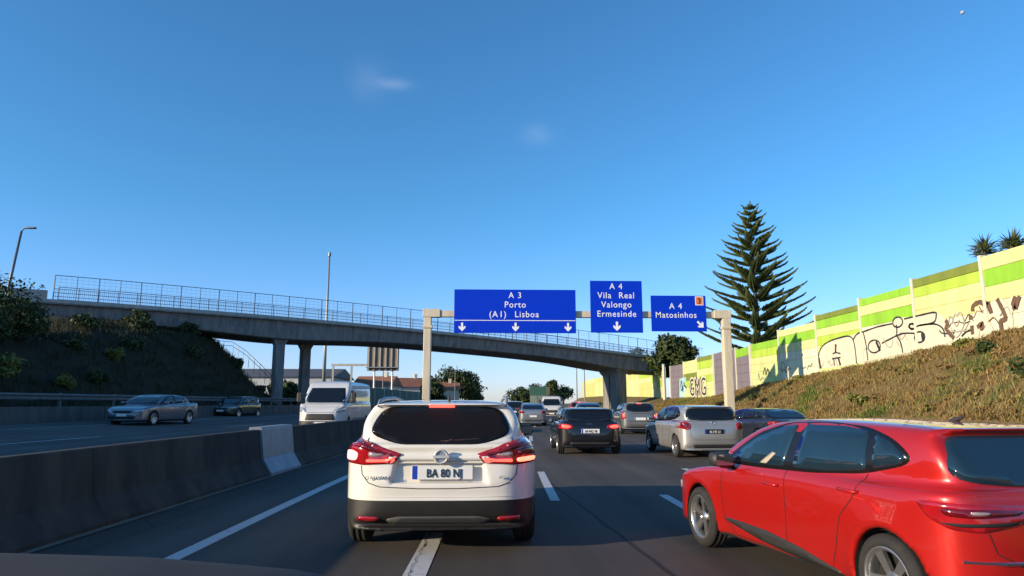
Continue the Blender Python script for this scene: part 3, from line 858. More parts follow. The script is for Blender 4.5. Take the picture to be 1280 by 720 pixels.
def bush(name, label, cat, loc, r, m, n=900, size=.11, group=None, tall=1., lobes=6, stem=True):
    t = thing(name, label, cat, loc, 0, group)
    bl = []
    for k in range(lobes):
        a = random.uniform(0, 6.28); q = random.uniform(0, .6) * r
        s = random.uniform(.38, .62) * r
        bl.append((math.cos(a) * q, math.sin(a) * q, (random.uniform(.35, .95)) * r * tall, s, s, s * random.uniform(.7, 1.) * tall, n // lobes))
    leaf_cloud('foliage', bl, m, t, size)
    b = MB()
    for k in range(5):
        a = random.uniform(0, 6.28); e = (math.cos(a) * r * .4, math.sin(a) * r * .4, r * tall * random.uniform(.6, 1.))
        b.tube([(math.cos(a) * .05, math.sin(a) * .05, -.15), (e[0] * .4, e[1] * .4, e[2] * .5), e], [.035, .025, .01], 5)
    b.build('stem', M['bark'], t)
    return t
def tree(name, label, loc, hgt, rad, m, n=2500, size=.3, trunk=.25, group=None, flat=1., base=.35, lobes=14):
    t = thing(name, label, 'tree', loc, 0, group)
    b = MB()
    top = hgt * .75
    b.tube([(0, 0, -.3), (.06, .02, hgt * .25), (-.05, .05, hgt * .5), (.03, 0, top)], [trunk, trunk * .75, trunk * .5, trunk * .15], 9)
    bl = []
    zc = hgt * (base + 1) / 2; hz = hgt * (1 - base) / 2
    for k in range(lobes):
        a = k * 2.4 + random.uniform(-.4, .4); v = random.uniform(-.8, .85); q = math.sqrt(1 - v * v) * random.uniform(.3, .75) * rad
        c = (math.cos(a) * q, math.sin(a) * q, zc + v * hz * .75)
        s = random.uniform(.28, .46) * rad
        bl.append((*c, s, s, s * .8 * flat, n // lobes))
        b.tube([(0, 0, max(hgt * .22, c[2] - rad * .6)), (c[0] * .5, c[1] * .5, c[2] - rad * .2), c], [trunk * .3, trunk * .2, .02], 5)
    b.build('trunk', M['bark'], t, True)
    leaf_cloud('crown', bl, m, t, size)
    return t

# ---- median barrier
def barrier_profile(g=0.):
    h = [(.33 + g, -.1), (.33 + g, .06), (.28 + g, .13), (.15 + g, .34), (.085 + g, .90), (.07 + g, .92 + g)]
    return [(-x, z) for x, z in h] + [(x, z) for x, z in reversed(h)]
def extrude_profile(name, prof, x, ys, m, parent, zf=None):
    V, Fc = [], []
    n = len(prof)
    for y in ys:
        for (px, pz) in prof: V.append((x + cz(y) + px, y, pz + (zf(y) if zf else 0)))
    for j in range(len(ys) - 1):
        for i in range(n - 1): a = j * n + i; Fc.append((a, a + n, a + n + 1, a + 1))
    Fc += [tuple(range(n)), tuple(range((len(ys) - 1) * n + n - 1, (len(ys) - 1) * n - 1, -1))]
    return mesh(name, V, Fc, m, parent)
bar = thing('concrete_barrier', 'long dark weathered concrete barrier between the two roads', 'barrier', (0, 0, 0))
y = -9.4
while y < 125:
    y1 = y + 5.994
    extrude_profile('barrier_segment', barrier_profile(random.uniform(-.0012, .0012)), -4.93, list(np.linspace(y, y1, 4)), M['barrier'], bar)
    y += 6.0
cp = extrude_profile('cover_plate', barrier_profile(.05), -4.93, [14.25, 15.2, 16.2], M['plate_steel'], bar)
cp['label'] = 'pale steel cover plate bent over a joint of the barrier'

# ---- green mesh fence standing on the barrier further on
gf = thing('mesh_fence', 'green netting fence along the far edge of the oncoming road beyond the white van', 'fence', (0, 0, 0))
M['green_net'] = mat('green_net', (.05, .12, .10), .8, 0, .3, 3)
for k in range(14):
    y0 = 76 + 5 * k
    x0, x1 = -20.6 + cz(y0), -20.6 + cz(y0 + 5)
    b = MB(); b.tube([(x0, y0, 0), (x0, y0, 3.5)], .06, 6); b.build('post', M['galv'], gf)
    b = MB(); b.add([(x0, y0 + .06, .4), (x1, y0 + 4.94, .4), (x1, y0 + 4.94, 3.3), (x0, y0 + .06, 3.3), (x0 + .03, y0 + .06, .4), (x1 + .03, y0 + 4.94, .4), (x1 + .03, y0 + 4.94, 3.3), (x0 + .03, y0 + .06, 3.3)], [(0, 3, 2, 1), (4, 5, 6, 7), (0, 1, 5, 4), (3, 7, 6, 2), (0, 4, 7, 3), (1, 2, 6, 5)]); b.build('panel', M['green_net'], gf)

# ---- low wall and guard rail on the far side of the oncoming road
lw = thing('roadside_wall', 'low dark concrete kerb wall along the foot of the shady bank', 'wall', (0, 0, 0))
M['dark_wall'] = streaky('sooty_concrete', (.10, .095, .09), (.05, .047, .045))
for k in range(9):
    y0 = -10 + 9 * k
    V, Fc = [], []
    ys = np.linspace(y0, y0 + 8.97, 5)
    for yy in ys:
        xx = -20.35 + cz(yy) * .9
        V += [(xx + .2, yy, .4), (xx + .12, yy, 1.3), (xx - .15, yy, 1.3), (xx - .2, yy, .4)]
    for j in range(4):
        for i in range(3): a = 4 * j + i; Fc.append((a, a + 4, a + 5, a + 1))
    Fc += [(0, 1, 2, 3), (19, 18, 17, 16)]
    mesh('wall_block', V, Fc, M['dark_wall'], lw)
gr = thing('guard_rail', 'grey steel guard rail above the low wall beside the oncoming road', 'guard rail', (0, 0, 0))
for k in range(20):
    yy = -8 + 4 * k; xx = -20.42 + cz(yy) * .9
    b = MB(); b.box((xx - .05, yy - .04, 1.3), (xx + .05, yy + .04, 1.92)); b.build('post', M['rail_old'], gr)
for k in range(10):
    y0 = -8 + 8 * k
    V, Fc = [], []; prof = [(.06, 1.58), (.12, 1.62), (.06, 1.69), (.06, 1.73), (.12, 1.80), (.06, 1.88)]
    ys = np.linspace(y0, y0 + 7.98, 4)
    for yy in ys:
        for px, pz in prof: V.append((-20.42 + cz(yy) * .9 + px, yy, pz))
    for j in range(3):
        for i in range(5): a = 6 * j + i; Fc.append((a, a + 6, a + 7, a + 1))
    mesh('rail', V, Fc, M['rail_old'], gr)

# ---- overpass
A0, A1 = Vector((-46, 51.4, 0)), Vector((34, 96.1, 0))
bd = (A1 - A0).normalized(); bn = Vector((bd.y, -bd.x, 0))          # bn points back towards the camera
def bz(x): s_ = x + 36; return 9.35 - .00493 * s_ - .000649 * s_ * s_ if s_ > 0 else 9.35 + .004 * s_
def bp(x, off=0., dz=0.):
    t = (x - A0.x) / bd.x
    p = A0 + bd * t + bn * off
    return (p.x, p.y, bz(x) + dz)
br = thing('overpass', 'grey concrete overpass with a railing fence crossing both roads', 'bridge', (0, 0, 0))
XS = [-46 + .8 * i for i in range(101)]
DW = 3.4
def depth(x):
    return 1.42 + .45 * (math.exp(-((x + 20) / 6.) ** 2) + 1.15 * math.exp(-((x - 16.5) / 6.5) ** 2))
def sweep(name, rings, m, parent, smooth=False):
    n = len(rings[0]); V = [p for r in rings for p in r]; Fc = []
    for j in range(len(rings) - 1):
        for i in range(n): a, b = j * n + i, j * n + (i + 1) % n; Fc.append((a, b, b + n, a + n))
    Fc += [tuple(range(n - 1, -1, -1)), tuple(range((len(rings) - 1) * n, len(rings) * n))]
    return mesh(name, V, Fc, m, parent, smooth)
rings = []
for x in XS:
    d = depth(x)
    rings.append([bp(x, DW - .35, -.18), bp(x, DW - .55, -d + .1), bp(x, DW - .75, -d), bp(x, -DW + .75, -d), bp(x, -DW + .55, -d + .1), bp(x, -DW + .35, -.18)])
sweep('girder', rings, M['concrete'], br)
sweep('deck_slab', [[bp(x, DW, -.002), bp(x, DW, -.2), bp(x, -DW, -.2), bp(x, -DW, -.002)] for x in XS], M['concrete'], br)
for sg in (1, -1):
    sweep('parapet_kerb', [[bp(x, sg * (DW + .03), .16), bp(x, sg * (DW + .03), -.1), bp(x, sg * (DW - .3), -.1), bp(x, sg * (DW - .3), .16)] for x in XS], M['concrete_l'], br)
# fence: posts, rails and mesh infill on both edges
M['mesh_infill'] = mat('fence_mesh', (.62, .66, .68), .5, .2, .2, 6)
for sg in (1, -1):
    off = sg * (DW - .12)
    x = -35.9; k = 0
    while x < 27:
        b = MB(); p, q = bp(x, off, .1), bp(x, off, 2.12 if True else 2)
        w = .045 if k % 2 == 0 else .028
        b.tube([p, q], w, 6); b.build('fence_post', M['fence_steel'], br)
        x += 1.32; k += 1
    xs = [v for v in XS if -36 < v < 27.2]; xs = [-35.9] + xs
    for hgt, r in ((2.1, .03), (1.02, .022), (.72, .022), (.42, .022)):
        b = MB(); b.tube([bp(v, off, hgt) for v in xs], r, 5); b.build('fence_rail', M['fence_steel'], br)
    b = MB()
    x = -35.9
    while x < 27:                                                     # fine vertical wires of the lower guard
        b.tube([bp(x, off, .16), bp(x, off, 1.02)], .015, 3, cap=False); x += .12
    w = b.build('mesh_infill', M['mesh_infill'], br); w['kind'] = 'stuff'
    b = MB()
    x = -35.9
    while x < 27: b.tube([bp(x, off, 1.04), bp(x, off, 2.08)], .006, 3, cap=False); x += .33
    for hgt in (1.29, 1.56, 1.83): b.tube([bp(v, off, hgt) for v in xs], .010, 3)
    w = b.build('fence_wire', M['mesh_infill'], br); w['kind'] = 'stuff'
# abutment block and parapet end at the left
b = MB()
c = bp(-37.3, DW - .1, 0); mt = Matrix.Translation(c) @ Matrix.Rotation(math.atan2(bd.y, bd.x), 4, 'Z')
b.box((-1.3, -.1, -.1), (1.2, .35, .85), 0, mt); b.build('parapet_end', M['concrete_l'], br)
b = MB()
c = bp(-39, 0, 0); mt = Matrix.Translation(c) @ Matrix.Rotation(math.atan2(bd.y, bd.x), 4, 'Z')
b.box((-6, -DW + .3, -4.5), (3.5, DW - .3, -.9), 0, mt); b.build('abutment', M['concrete'], br)
c = bp(29, 0, 0); mt = Matrix.Translation(c) @ Matrix.Rotation(math.atan2(bd.y, bd.x), 4, 'Z')
b = MB(); b.box((-1.5, -DW + .3, -7), (6, DW - .3, -.7), 0, mt); b.build('abutment', M['concrete'], br)
def pillar(x, off, w=.75):
    px, py, pz = bp(x, off); top = pz - depth(x) + .12
    b = MB(); mt = Matrix.Translation((px, py, 0)) @ Matrix.Rotation(math.atan2(bd.y, bd.x), 4, 'Z')
    # cruciform shaft: recessed corners
    s_, r_ = w / 2, w / 2 - .14
    ring = [(-r_, -s_), (r_, -s_), (r_, -r_), (s_, -r_), (s_, r_), (r_, r_), (r_, s_), (-r_, s_), (-r_, r_), (-s_, r_), (-s_, -r_), (-r_, -r_)]
    V = [tuple(mt @ Vector((a, c_, z))) for z in (-.4, top - .55) for a, c_ in ring]
    n = len(ring)
    b.add(V, [(i, (i + 1) % n, (i + 1) % n + n, i + n) for i in range(n)])
    e = s_ * 1.35
    b.add([tuple(mt @ Vector(p)) for p in [(-s_, -s_, top - .55), (s_, -s_, top - .55), (s_, s_, top - .55), (-s_, s_, top - .55), (-e, -e, top - .15), (e, -e, top - .15), (e, e, top - .15), (-e, e, top - .15), (-e, -e, top), (e, -e, top), (e, e, top), (-e, e, top)]],
          [(0, 1, 5, 4), (1, 2, 6, 5), (2, 3, 7, 6), (3, 0, 4, 7), (4, 5, 9, 8), (5, 6, 10, 9), (6, 7, 11, 10), (7, 4, 8, 11), (0, 3, 2, 1), (8, 9, 10, 11)])
    return b.build('pillar', M['concrete'], br)
pillar(-20.4, 1.9, .95); pillar(-17.4, -2.0, .95)
pillar(15.3, 1.6, 1.5); pillar(16.7, -1.9, 1.5)

# ---- sign gantry and its three blue signs
GY = 36.
ga = thing('sign_gantry', 'cream steel gantry carrying three blue direction signs over the lanes', 'gantry', (0, GY, 0))
for x, w in ((-3.24, .2), (12.86, .22)):
    b = MB(); b.box((x - w, .30 - w, -.3), (x + w, .30 + w, 6.36)); b.build('post', M['gantry'], ga, bevel=.03)
    b = MB(); b.box((x - w - .06, .30 - w - .06, 5.40), (x + w + .06, .30 + w + .06, 5.52)); b.build('collar', M['gantry'], ga)
b = MB(); b.box((-2.6, .12, 6.0), (12.6, .48, 6.34)); b.build('beam', M['gantry'], ga, bevel=.02)
for x, sg in ((-3.24, 1), (12.86, -1)):
    b = MB(); b.box((x - .26, .06, 5.98), (x + .66, .54, 6.42)) if sg > 0 else b.box((x - .66, .06, 5.98), (x + .26, .54, 6.42)); b.build('corner_joint', M['gantry'], ga, bevel=.02)
for x in (-.9, 1.6, 3.9, 6.1, 7.6, 9.4, 11.1):
    b = MB(); b.box((x - .05, .02, 5.5), (x + .05, .12, 7.0)); b.build('bracket', M['sign_back'], ga)

def sign(label, x0, x1, z0, z1):
    t = thing('direction_sign', label, 'sign', ((x0 + x1) / 2, GY, z0), 0)
    w, h = (x1 - x0) / 2, z1 - z0
    b = MB(); b.box((-w, -.045, 0), (w, 0, h)); b.build('panel', [M['sign_blue']], t, bevel=.012)
    b = MB(); b.box((-w + .05, .003, .3), (w - .05, .018, .4)); b.box((-w + .05, .003, h - .5), (w - .05, .018, h - .4)); b.build('stiffener', M['sign_back'], t)
    return t
def arrow(t, x, z, s, rot=0.):
    """short stubby lane arrow pointing down"""
    pts = [(-.11, .5), (.11, .5), (.11, .02), (.36, .16), (.36, -.06), (0, -.42), (-.36, -.06), (-.36, .16), (-.11, .02)]
    c, d = math.cos(rot), math.sin(rot)
    V = [(x + (a * c - b * d) * s, -.051, z + (a * d + b * c) * s) for a, b in pts]
    o = mesh('arrow', V, [(0, 1, 2, 8), (2, 3, 4, 5), (8, 2, 5), (8, 5, 6, 7)], M['sign_white'], t)
    for p in o.data.polygons: p.flip() if p.normal.y > 0 else None
    return o
def words(t, s_, x, z, size, sx=.95):
    return text_mesh(s_, size * .9, M['sign_white'], t, 'lettering', (x, -.050, z), sx=sx, bold=.004 * size, spacing=1.14, wordsp=1.0)
s1 = sign('wide blue sign for Porto and Lisboa with three white arrows', -1.83, 4.67, 5.12, 7.46)
words(s1, 'A', -0.21, 1.88, .50); words(s1, '3', 0.24, 1.88, .50); words(s1, 'Porto', 0, 1.37, .52); words(s1, '(A', -1.16, .85, .52); words(s1, '1)', -.66, .85, .52); words(s1, 'Lisboa', .62, .85, .52)
b = MB(); b.box((-3.22, -.049, .655), (3.22, -.0465, .69)); b.build('divider_line', M['sign_white'], s1)
for x in (-2.82, .02, 2.82): arrow(s1, x, .30, .50)
s2 = sign('tall blue sign for Vila Real, Valongo and Ermesinde', 5.46, 8.27, 5.16, 7.97)
words(s2, 'A', -0.21, 2.36, .50); words(s2, '4', 0.24, 2.36, .50); words(s2, 'Vila', -.64, 1.86, .52); words(s2, 'Real', .56, 1.86, .52); words(s2, 'Valongo', 0, 1.36, .52); words(s2, 'Ermesinde', 0, .86, .52)
arrow(s2, 0, .32, .54)
s3 = sign('small blue sign for Matosinhos with an orange exit number', 8.73, 11.72, 5.24, 7.18)
words(s3, 'A', -0.36, 1.22, .50); words(s3, '4', 0.09, 1.22, .50); words(s3, 'Matosinhos', -.15, .74, .50)
arrow(s3, 1.17, .36, .50, R(45))
b = MB(); b.box((.92, -.049, 1.42), (1.36, -.046, 1.90)); b.build('exit_plate', M['sign_white'], s3)
b = MB(); b.box((.955, -.053, 1.455), (1.325, -.0495, 1.865)); b.build('exit_plate', M['sign_orange'], s3)
text_mesh('3', .42, M['sign_black'], s3, 'exit_number', (1.14, -.056, 1.51), bold=.01)
# ------------------------------------------------------------------ noise barrier on the right
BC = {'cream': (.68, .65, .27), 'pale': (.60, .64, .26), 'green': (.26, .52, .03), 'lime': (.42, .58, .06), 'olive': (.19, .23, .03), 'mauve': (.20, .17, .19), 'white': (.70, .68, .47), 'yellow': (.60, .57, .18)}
BM = {k: streaky('noise_board_' + k, c, tuple(v * .72 for v in c), (.9, .9, .28), .65, .8) for k, c in BC.items()}
M['wall_post'] = streaky('noise_wall_post', (.60, .58, .44), (.45, .43, .33), (3, 3, .5), .6, .6)
def noise_run(label, posts, tops, bands, hb=.5):
    t = thing('noise_barrier', label, 'noise barrier', (0, 0, 0))
    for i, y in enumerate(posts):
        x = interp(WALLX, y); zt = max(tops[max(i - 1, 0)], tops[min(i, len(tops) - 1)]) + .07
        b = MB(); b.box((x - .11, y - .075, interp(WALLZ, y) - .6), (x + .11, y + .075, zt)); b.build('post', M['wall_post'], t)
    for i in range(len(posts) - 1):
        y0, y1 = posts[i] + .078, posts[i + 1] - .078
        x0, x1 = interp(WALLX, y0), interp(WALLX, y1)
        z = tops[i]; k = 0
        zmin = min(interp(WALLZ, y0), interp(WALLZ, y1)) - .35
        while z > zmin:
            c, h = bands[i][min(k, len(bands[i]) - 1)]
            zb = z - h
            pr = random.uniform(-.012, .012)
            V = []
            for xx, yy in ((x0, y0), (x1, y1)):
                V += [(xx - .05 + pr, yy, zb + .004), (xx - .065 + pr, yy, zb + .03), (xx - .065 + pr, yy, z - .03), (xx - .05 + pr, yy, z - .004), (xx + .05, yy, z - .004), (xx + .05, yy, zb + .004)]
            Fc = [(j, (j + 1) % 6, (j + 1) % 6 + 6, j + 6) for j in range(6)] + [(5, 4, 3, 2, 1, 0), (6, 7, 8, 9, 10, 11)]
            mesh('board', V, Fc, BM[c], t)
            z = zb; k += 1
    return t
nb = noise_run('striped green and cream noise wall with black outline graffiti above the dry slope',
    [15.2, 19.4, 23.7, 27.8, 32.0, 36.5, 41.4, 46.0],
    [6.95, 6.70, 6.60, 6.40, 6.18, 5.86, 5.40],
    [[('cream', .45), ('lime', .5), ('cream', .5)], [('cream', .50), ('green', .62), ('cream', .55), ('white', .55)], [('olive', .36), ('lime', .42), ('cream', .55), ('cream', .55), ('white', .55)], [('green', .36), ('cream', .46), ('green', .55), ('white', .55)],
     [('olive', .30), ('green', .46), ('cream', .42), ('lime', .50), ('pale', .5)], [('cream', .40), ('green', .50), ('cream', .50), ('white', .5)], [('green', .45), ('lime', .5), ('cream', .45), ('pale', .5)]])
nb2 = noise_run('shadowed mauve stretch of noise wall behind the gantry post', [46.3, 50.2, 54.1, 57.9], [5.35, 5.5, 5.6], [[('green', .6), ('mauve', .6)], [('mauve', .6)], [('mauve', .6)]])  # shade on this stretch is put into the dark mauve board colour
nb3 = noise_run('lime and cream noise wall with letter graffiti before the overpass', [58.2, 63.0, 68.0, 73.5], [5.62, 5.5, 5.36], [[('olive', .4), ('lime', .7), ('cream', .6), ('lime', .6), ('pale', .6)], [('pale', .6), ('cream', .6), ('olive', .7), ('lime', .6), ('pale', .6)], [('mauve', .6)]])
nb4 = noise_run('bright yellow green noise wall seen below the overpass', [78, 86, 94, 102, 110, 118, 128, 140, 154, 170], [5.5, 5.6, 5.7, 5.9, 6.1, 6.2, 6.4, 6.5, 6.5], [[('lime', .6), ('yellow', .8), ('lime', .7), ('cream', .8)], [('yellow', .7), ('lime', .7), ('cream', .8)], [('lime', .7), ('cream', .7), ('yellow', .8)], [('yellow', .8), ('cream', .9)], [('cream', .8), ('yellow', .9)], [('cream', .9)], [('yellow', .9), ('cream', .8)], [('cream', .9), ('yellow', .8)], [('yellow', .9)]])
# graffiti lines painted on the boards
M['spray_black'] = mat('spray_black', (.025, .022, .025), .6)
M['spray_brown'] = mat('spray_brown', (.16, .09, .05), .6, 0, .3, 4)
M['spray_white'] = mat('spray_off_white', (.66, .60, .44), .6, 0, .15, 2)
M['spray_blue'] = mat('spray_cyan', (.20, .50, .55), .6, 0, .3, 2, col2=(.55, .62, .55))
M['spray_dark_blue'] = mat('spray_dark_blue', (.03, .09, .20), .6)
THIN = [[(36.57, 3.3), (36.36, 4.1), (35.86, 4.47), (35.12, 4.65), (33.95, 4.75), (33.13, 4.73), (32.76, 4.5), (32.64, 3.93), (32.63, 3.36)], [(32.75, 4.53), (32.34, 4.77), (31.66, 4.83), (30.54, 4.92), (29.43, 4.93)], [(30.36, 4.14), (29.75, 4.26), (29.17, 4.37), (28.62, 4.42), (27.85, 4.34)], [(29.13, 4.86), (29.12, 4.61), (29.17, 4.37)], [(29.17, 4.37), (28.92, 4.02), (28.85, 3.6)], [(28.52, 5.03), (27.48, 5.05), (26.51, 5.05), (26.42, 4.89), (26.64, 4.65), (27.55, 4.64), (27.94, 4.55), (28.25, 4.64), (28.14, 4.77), (27.85, 4.7)], [(27.55, 4.64), (26.59, 4.59), (26.11, 4.36), (26.02, 4.01)], [(31.82, 4.83), (31.66, 4.21), (31.62, 3.45)], [(34.87, 3.98), (34.54, 4.02), (34.07, 3.94)], [(34.83, 3.75), (34.74, 3.36)], [(34.97, 3.73), (34.1, 3.75)]]
THICK = [[(34.47, 4.45), (34.55, 4.02)], [(34.3, 3.71), (34.17, 3.35)], [(36.37, 3.88), (36.26, 3.29)], [(30.8, 4.26), (30.53, 3.81)], [(27.41, 4.31), (27.38, 3.96)], [(25.89, 4.66), (25.79, 4.48), (25.92, 4.34), (25.71, 4.1), (25.52, 3.92)], [(24.35, 4.8), (24.29, 5.0), (23.96, 5.09), (23.77, 5.01)], [(23.55, 5.05), (23.74, 4.81)], [(23.55, 5.03), (23.44, 4.61)], [(24.58, 4.6), (24.39, 4.59)], [(24.48, 4.29), (24.48, 3.96)], [(24.21, 4.19), (23.92, 4.3), (24.03, 4.09)], [(23.08, 5.08), (22.78, 4.37), (23.03, 4.28), (23.04, 3.88)], [(22.23, 5.03), (22.37, 4.82), (22.34, 4.59)], [(22.06, 5.02), (22.32, 4.62)]]
CIRC = [((29.01, 4.95), (28.65, 4.91), (29.04, 4.73)), ((30.99, 4.05), (30.49, 4.01), (31.03, 3.76)), ((27.6, 4.16), (27.26, 4.12), (27.63, 3.94)), ((28.01, 4.65), (27.81, 4.63), (28.03, 4.53))]
FILL = [(36.46, 3.3), (36.19, 4.39), (35.12, 4.65), (33.13, 4.73), (31.81, 4.89), (29.42, 4.98), (28.97, 5.21), (28.51, 5.07), (26.4, 5.05), (25.88, 4.74), (25.82, 4.44), (25.66, 4.06), (25.6, 3.76), (27.46, 3.62), (31.56, 3.4), (34.36, 3.29)]
def wall_ribbon(lines, w, m, parent, name='graffiti', x=17.905):
    V, Fc = [], []
    for ln in lines:
        P = [np.array(p) for p in catmull(ln, 5)]
        base = len(V)
        for i, p in enumerate(P):
            d = P[min(i + 1, len(P) - 1)] - P[max(i - 1, 0)]; d = d / (np.linalg.norm(d) + 1e-9)
            nn = np.array([-d[1], d[0]]) * w / 2 * random.uniform(.85, 1.15)
            V += [(x, *(p + nn)), (x, *(p - nn))]
        for i in range(len(P) - 1): k = base + 2 * i; Fc.append((k, k + 1, k + 3, k + 2))
    return mesh(name, V, Fc, m, parent)
fv = [(17.915, a, b) for a, b in chaikin(FILL, 1)]
mesh('graffiti', fv, [tuple(range(len(fv)))], M['spray_white'], nb)
circ = []
for c, e, f in CIRC:
    ry, rz = abs(e[0] - c[0]), abs(f[1] - c[1])
    circ.append([(c[0] + ry * math.cos(t), c[1] + rz * math.sin(t)) for t in np.linspace(0, 6.4, 14)])
for ln in THIN + circ: wall_ribbon([ln], .075, M['spray_black'], nb)
for ln in THICK[:5]: wall_ribbon([ln], .15, M['spray_black'], nb, x=17.902)
for ln in THICK[5:]: wall_ribbon([ln], .17, M['spray_brown'], nb, x=17.899)
grey_spray = mat('spray_grey', (.42, .38, .33), .6, 0, .3, 3)
for k in range(26):                                   # faded tags along the foot of the wall
    y0 = random.choice([random.uniform(22, 25.5), random.uniform(37.2, 44.5), random.uniform(26, 36)]); zb = interp(WALLZ, y0) + random.uniform(.25, .9)
    pts_ = [(y0 + .22 * q + random.uniform(-.1, .1), zb + random.uniform(-.22, .35)) for q in range(random.randint(3, 6))]
    wall_ribbon([pts_], random.uniform(.03, .07), random.choice([grey_spray, M['spray_brown'], M['spray_black']]) if y0 < 26 or y0 > 37 else grey_spray, nb, x=17.908 - .0002 * k)
for lt, y_, z_, sz_ in (('A', 23.95, 3.95, 1.25), ('Y', 22.65, 4.05, 1.25)):
    text_mesh(lt, sz_ * 1.05, M['spray_white'], nb, 'graffiti', (17.912, y_, z_), (math.pi / 2, 0, -math.pi / 2), bold=.10)
def wall_text(s_, y, z, size, m, x, bold=.02, parent=nb3):
    return text_mesh(s_, size, m, parent, 'graffiti', (x, y, z), (math.pi / 2, 0, -math.pi / 2), bold=bold)
wall_text('GMG', 62.9, 2.15, 2.3, M['spray_white'], 19.35, .16)
wall_text('GMG', 62.9, 2.15, 2.3, M['spray_black'], 19.345, -.0)
b = MB(); b.add([(19.55, 66.2, 1.9), (19.56, 69.8, 1.9), (19.56, 69.5, 3.9), (19.55, 67.2, 4.0)], [(0, 1, 2, 3)]); b.build('graffiti', M['spray_blue'], nb3)
for ln in ([(69.2, 3.0), (68.8, 3.7), (68.4, 2.6), (68.0, 3.6), (67.6, 3.0)], [(69, 2.7), (68, 3.2), (67, 2.9)]): wall_ribbon([ln], .16, M['spray_dark_blue'], nb3, x=19.53)
# ---- roadside posts by the end of the wall
p = thing('white_post', 'tall white post at the far end of the graffiti wall', 'post', (19.25, 74.5, 1.2))
b = MB(); b.tube([(0, 0, 0), (0, 0, 4.4)], .16, 8); b.build('shaft', M['wall_post'], p); b = MB(); b.tube([(0, 0, 4.4), (0, 0, 4.5)], .2, 8); b.build('cap', M['galv'], p)

# ------------------------------------------------------------------ Norfolk pine
pt = thing('norfolk_pine', 'tall symmetrical conifer with tiered upswept branches behind the wall', 'tree', (20.3, 50.5, 2.2))
b = MB(); b.tube([(0, 0, -.5), (.03, 0, 5), (-.03, .02, 10), (0, 0, 14.6)], [.27, .2, .1, .02], 10); b.build('trunk', M['bark'], pt, True)
cv = []
def spike(V, p, d, L, r):
    d = d / (np.linalg.norm(d) + 1e-9); a = np.cross(d, [0.3, .2, 1.]); a /= np.linalg.norm(a); c = np.cross(d, a)
    q = p + d * L * .45
    ring = [q + (a * math.cos(t) + c * math.sin(t)) * r for t in (0, 2.09, 4.19)]
    tip = p + d * L
    for i in range(3):
        V.append((ring[i], ring[(i + 1) % 3], tip)); V.append((p, ring[(i + 1) % 3], ring[i]))
zz = 2.9; lev = 0
while zz < 14.3:
    f = (14.6 - zz) / 12.3
    Lb = min(4.7 * f ** .82 + .12, 4.5) * (.82 if zz < 2.8 else 1)
    nbr = 6 if f > .3 else 5
    for k in range(nbr):
        a = lev * .55 + 2 * math.pi * k / nbr + random.uniform(-.13, .13); L = Lb * random.uniform(.86, 1.08)
        h = np.array([math.cos(a), math.sin(a), 0.]); side = np.array([-h[1], h[0], 0.])
        n = max(3, int(L / .11)); pts = []
        for i in range(n + 1):
            t = i / n
            pts.append(np.array([0, 0, zz]) + h * L * t + np.array([0, 0, L * (.16 * t + .20 * t * t)]))
        for i in range(1, n + 1):
            t = i / n; p = pts[i]; fwd = pts[i] - pts[i - 1]; fwd /= np.linalg.norm(fwd)
            w = (.82 * math.sin(math.pi * min(1, t * .75 + .28)) + .1) * min(1, .35 + L / 3.5) * .62
            if t < .14 and L > 1.2: continue
            for sg in (-1, 1):
                spike(cv, p, fwd * .75 + side * sg * .85 + np.array([0, 0, .22 + random.uniform(-.1, .15)]), w * random.uniform(.85, 1.25) + .08, .10)
            spike(cv, p, fwd * .8 + np.array([0, 0, .55]), w * .8, .10)
            if i == n: spike(cv, p, fwd + np.array([0, 0, .25]), .45, .08)
            spike(cv, pts[i - 1], fwd, .30, .075)
    zz += .36 + .46 * f ** .5 + random.uniform(-.03, .03); lev += 1
for q in (14.3, 14.6):
    for k in range(4): spike(cv, np.array([0, 0, q - .2]), np.array([math.cos(k * 1.57 + q), math.sin(k * 1.57 + q), .5]), .35, .05)
spike(cv, np.array([0, 0, 14.3]), np.array([0, 0, 1.]), .6, .05)
V = np.array(cv).reshape(-1, 3); quick_mesh('crown', V, np.arange(len(V)).reshape(-1, 3), M['pine'], pt)

# ------------------------------------------------------------------ other trees and plants
tree('roadside_tree', 'spreading dark tree beside the end of the overpass', (22.0, 80, 1.8), 7.6, 3.6, M['bush'], 5000, .34, .22, lobes=18, base=.3)
def spiky_palm(label, loc, h, r):
    t = thing('yucca_palm', label, 'palm', loc, 0, 'palms behind the wall')
    b = MB(); b.tube([(0, 0, -.5), (.05, 0, h * .5), (0, .05, h)], [.14, .11, .1], 8); b.build('trunk', M['bark'], t)
    cv = []
    for k in range(120):
        a = random.uniform(0, 6.28); e = random.uniform(-.5, 1.4)
        spike(cv, np.array([0, 0, h + random.uniform(-.3, .1)]), np.array([math.cos(a) * math.cos(e), math.sin(a) * math.cos(e), math.sin(e)]), r * random.uniform(.7, 1.1), .035)
    V = np.array(cv).reshape(-1, 3); quick_mesh('fronds', V, np.arange(len(V)).reshape(-1, 3), M['palm'], t)
spiky_palm('spiky palm head showing above the wall, left of two', (23.1, 30.2, 3.2), 5.35, .75)
spiky_palm('spiky palm head showing above the wall, right of two', (23.9, 29.5, 3.2), 5.45, .8)
for i, (x, y, r, lab) in enumerate([(-26.2, 37.3, 2.3, 'tall dark bush on the bank below the street lamp'), (-27.4, 41.2, 1.5, 'rounded dark bush beside the overpass parapet end'), (-25.4, 35.2, 1.7, 'dark bush at the left picture edge on top of the bank'), (-27.4, 37.4, 2.7, 'dark bush behind the others on the bank crest')]):
    bush('bank_bush', lab, 'bush', (x, y, bank_z(x, y) - .3), r, M['bush'], 2600, .13, 'bushes on the bank crest', 1.15, 9)
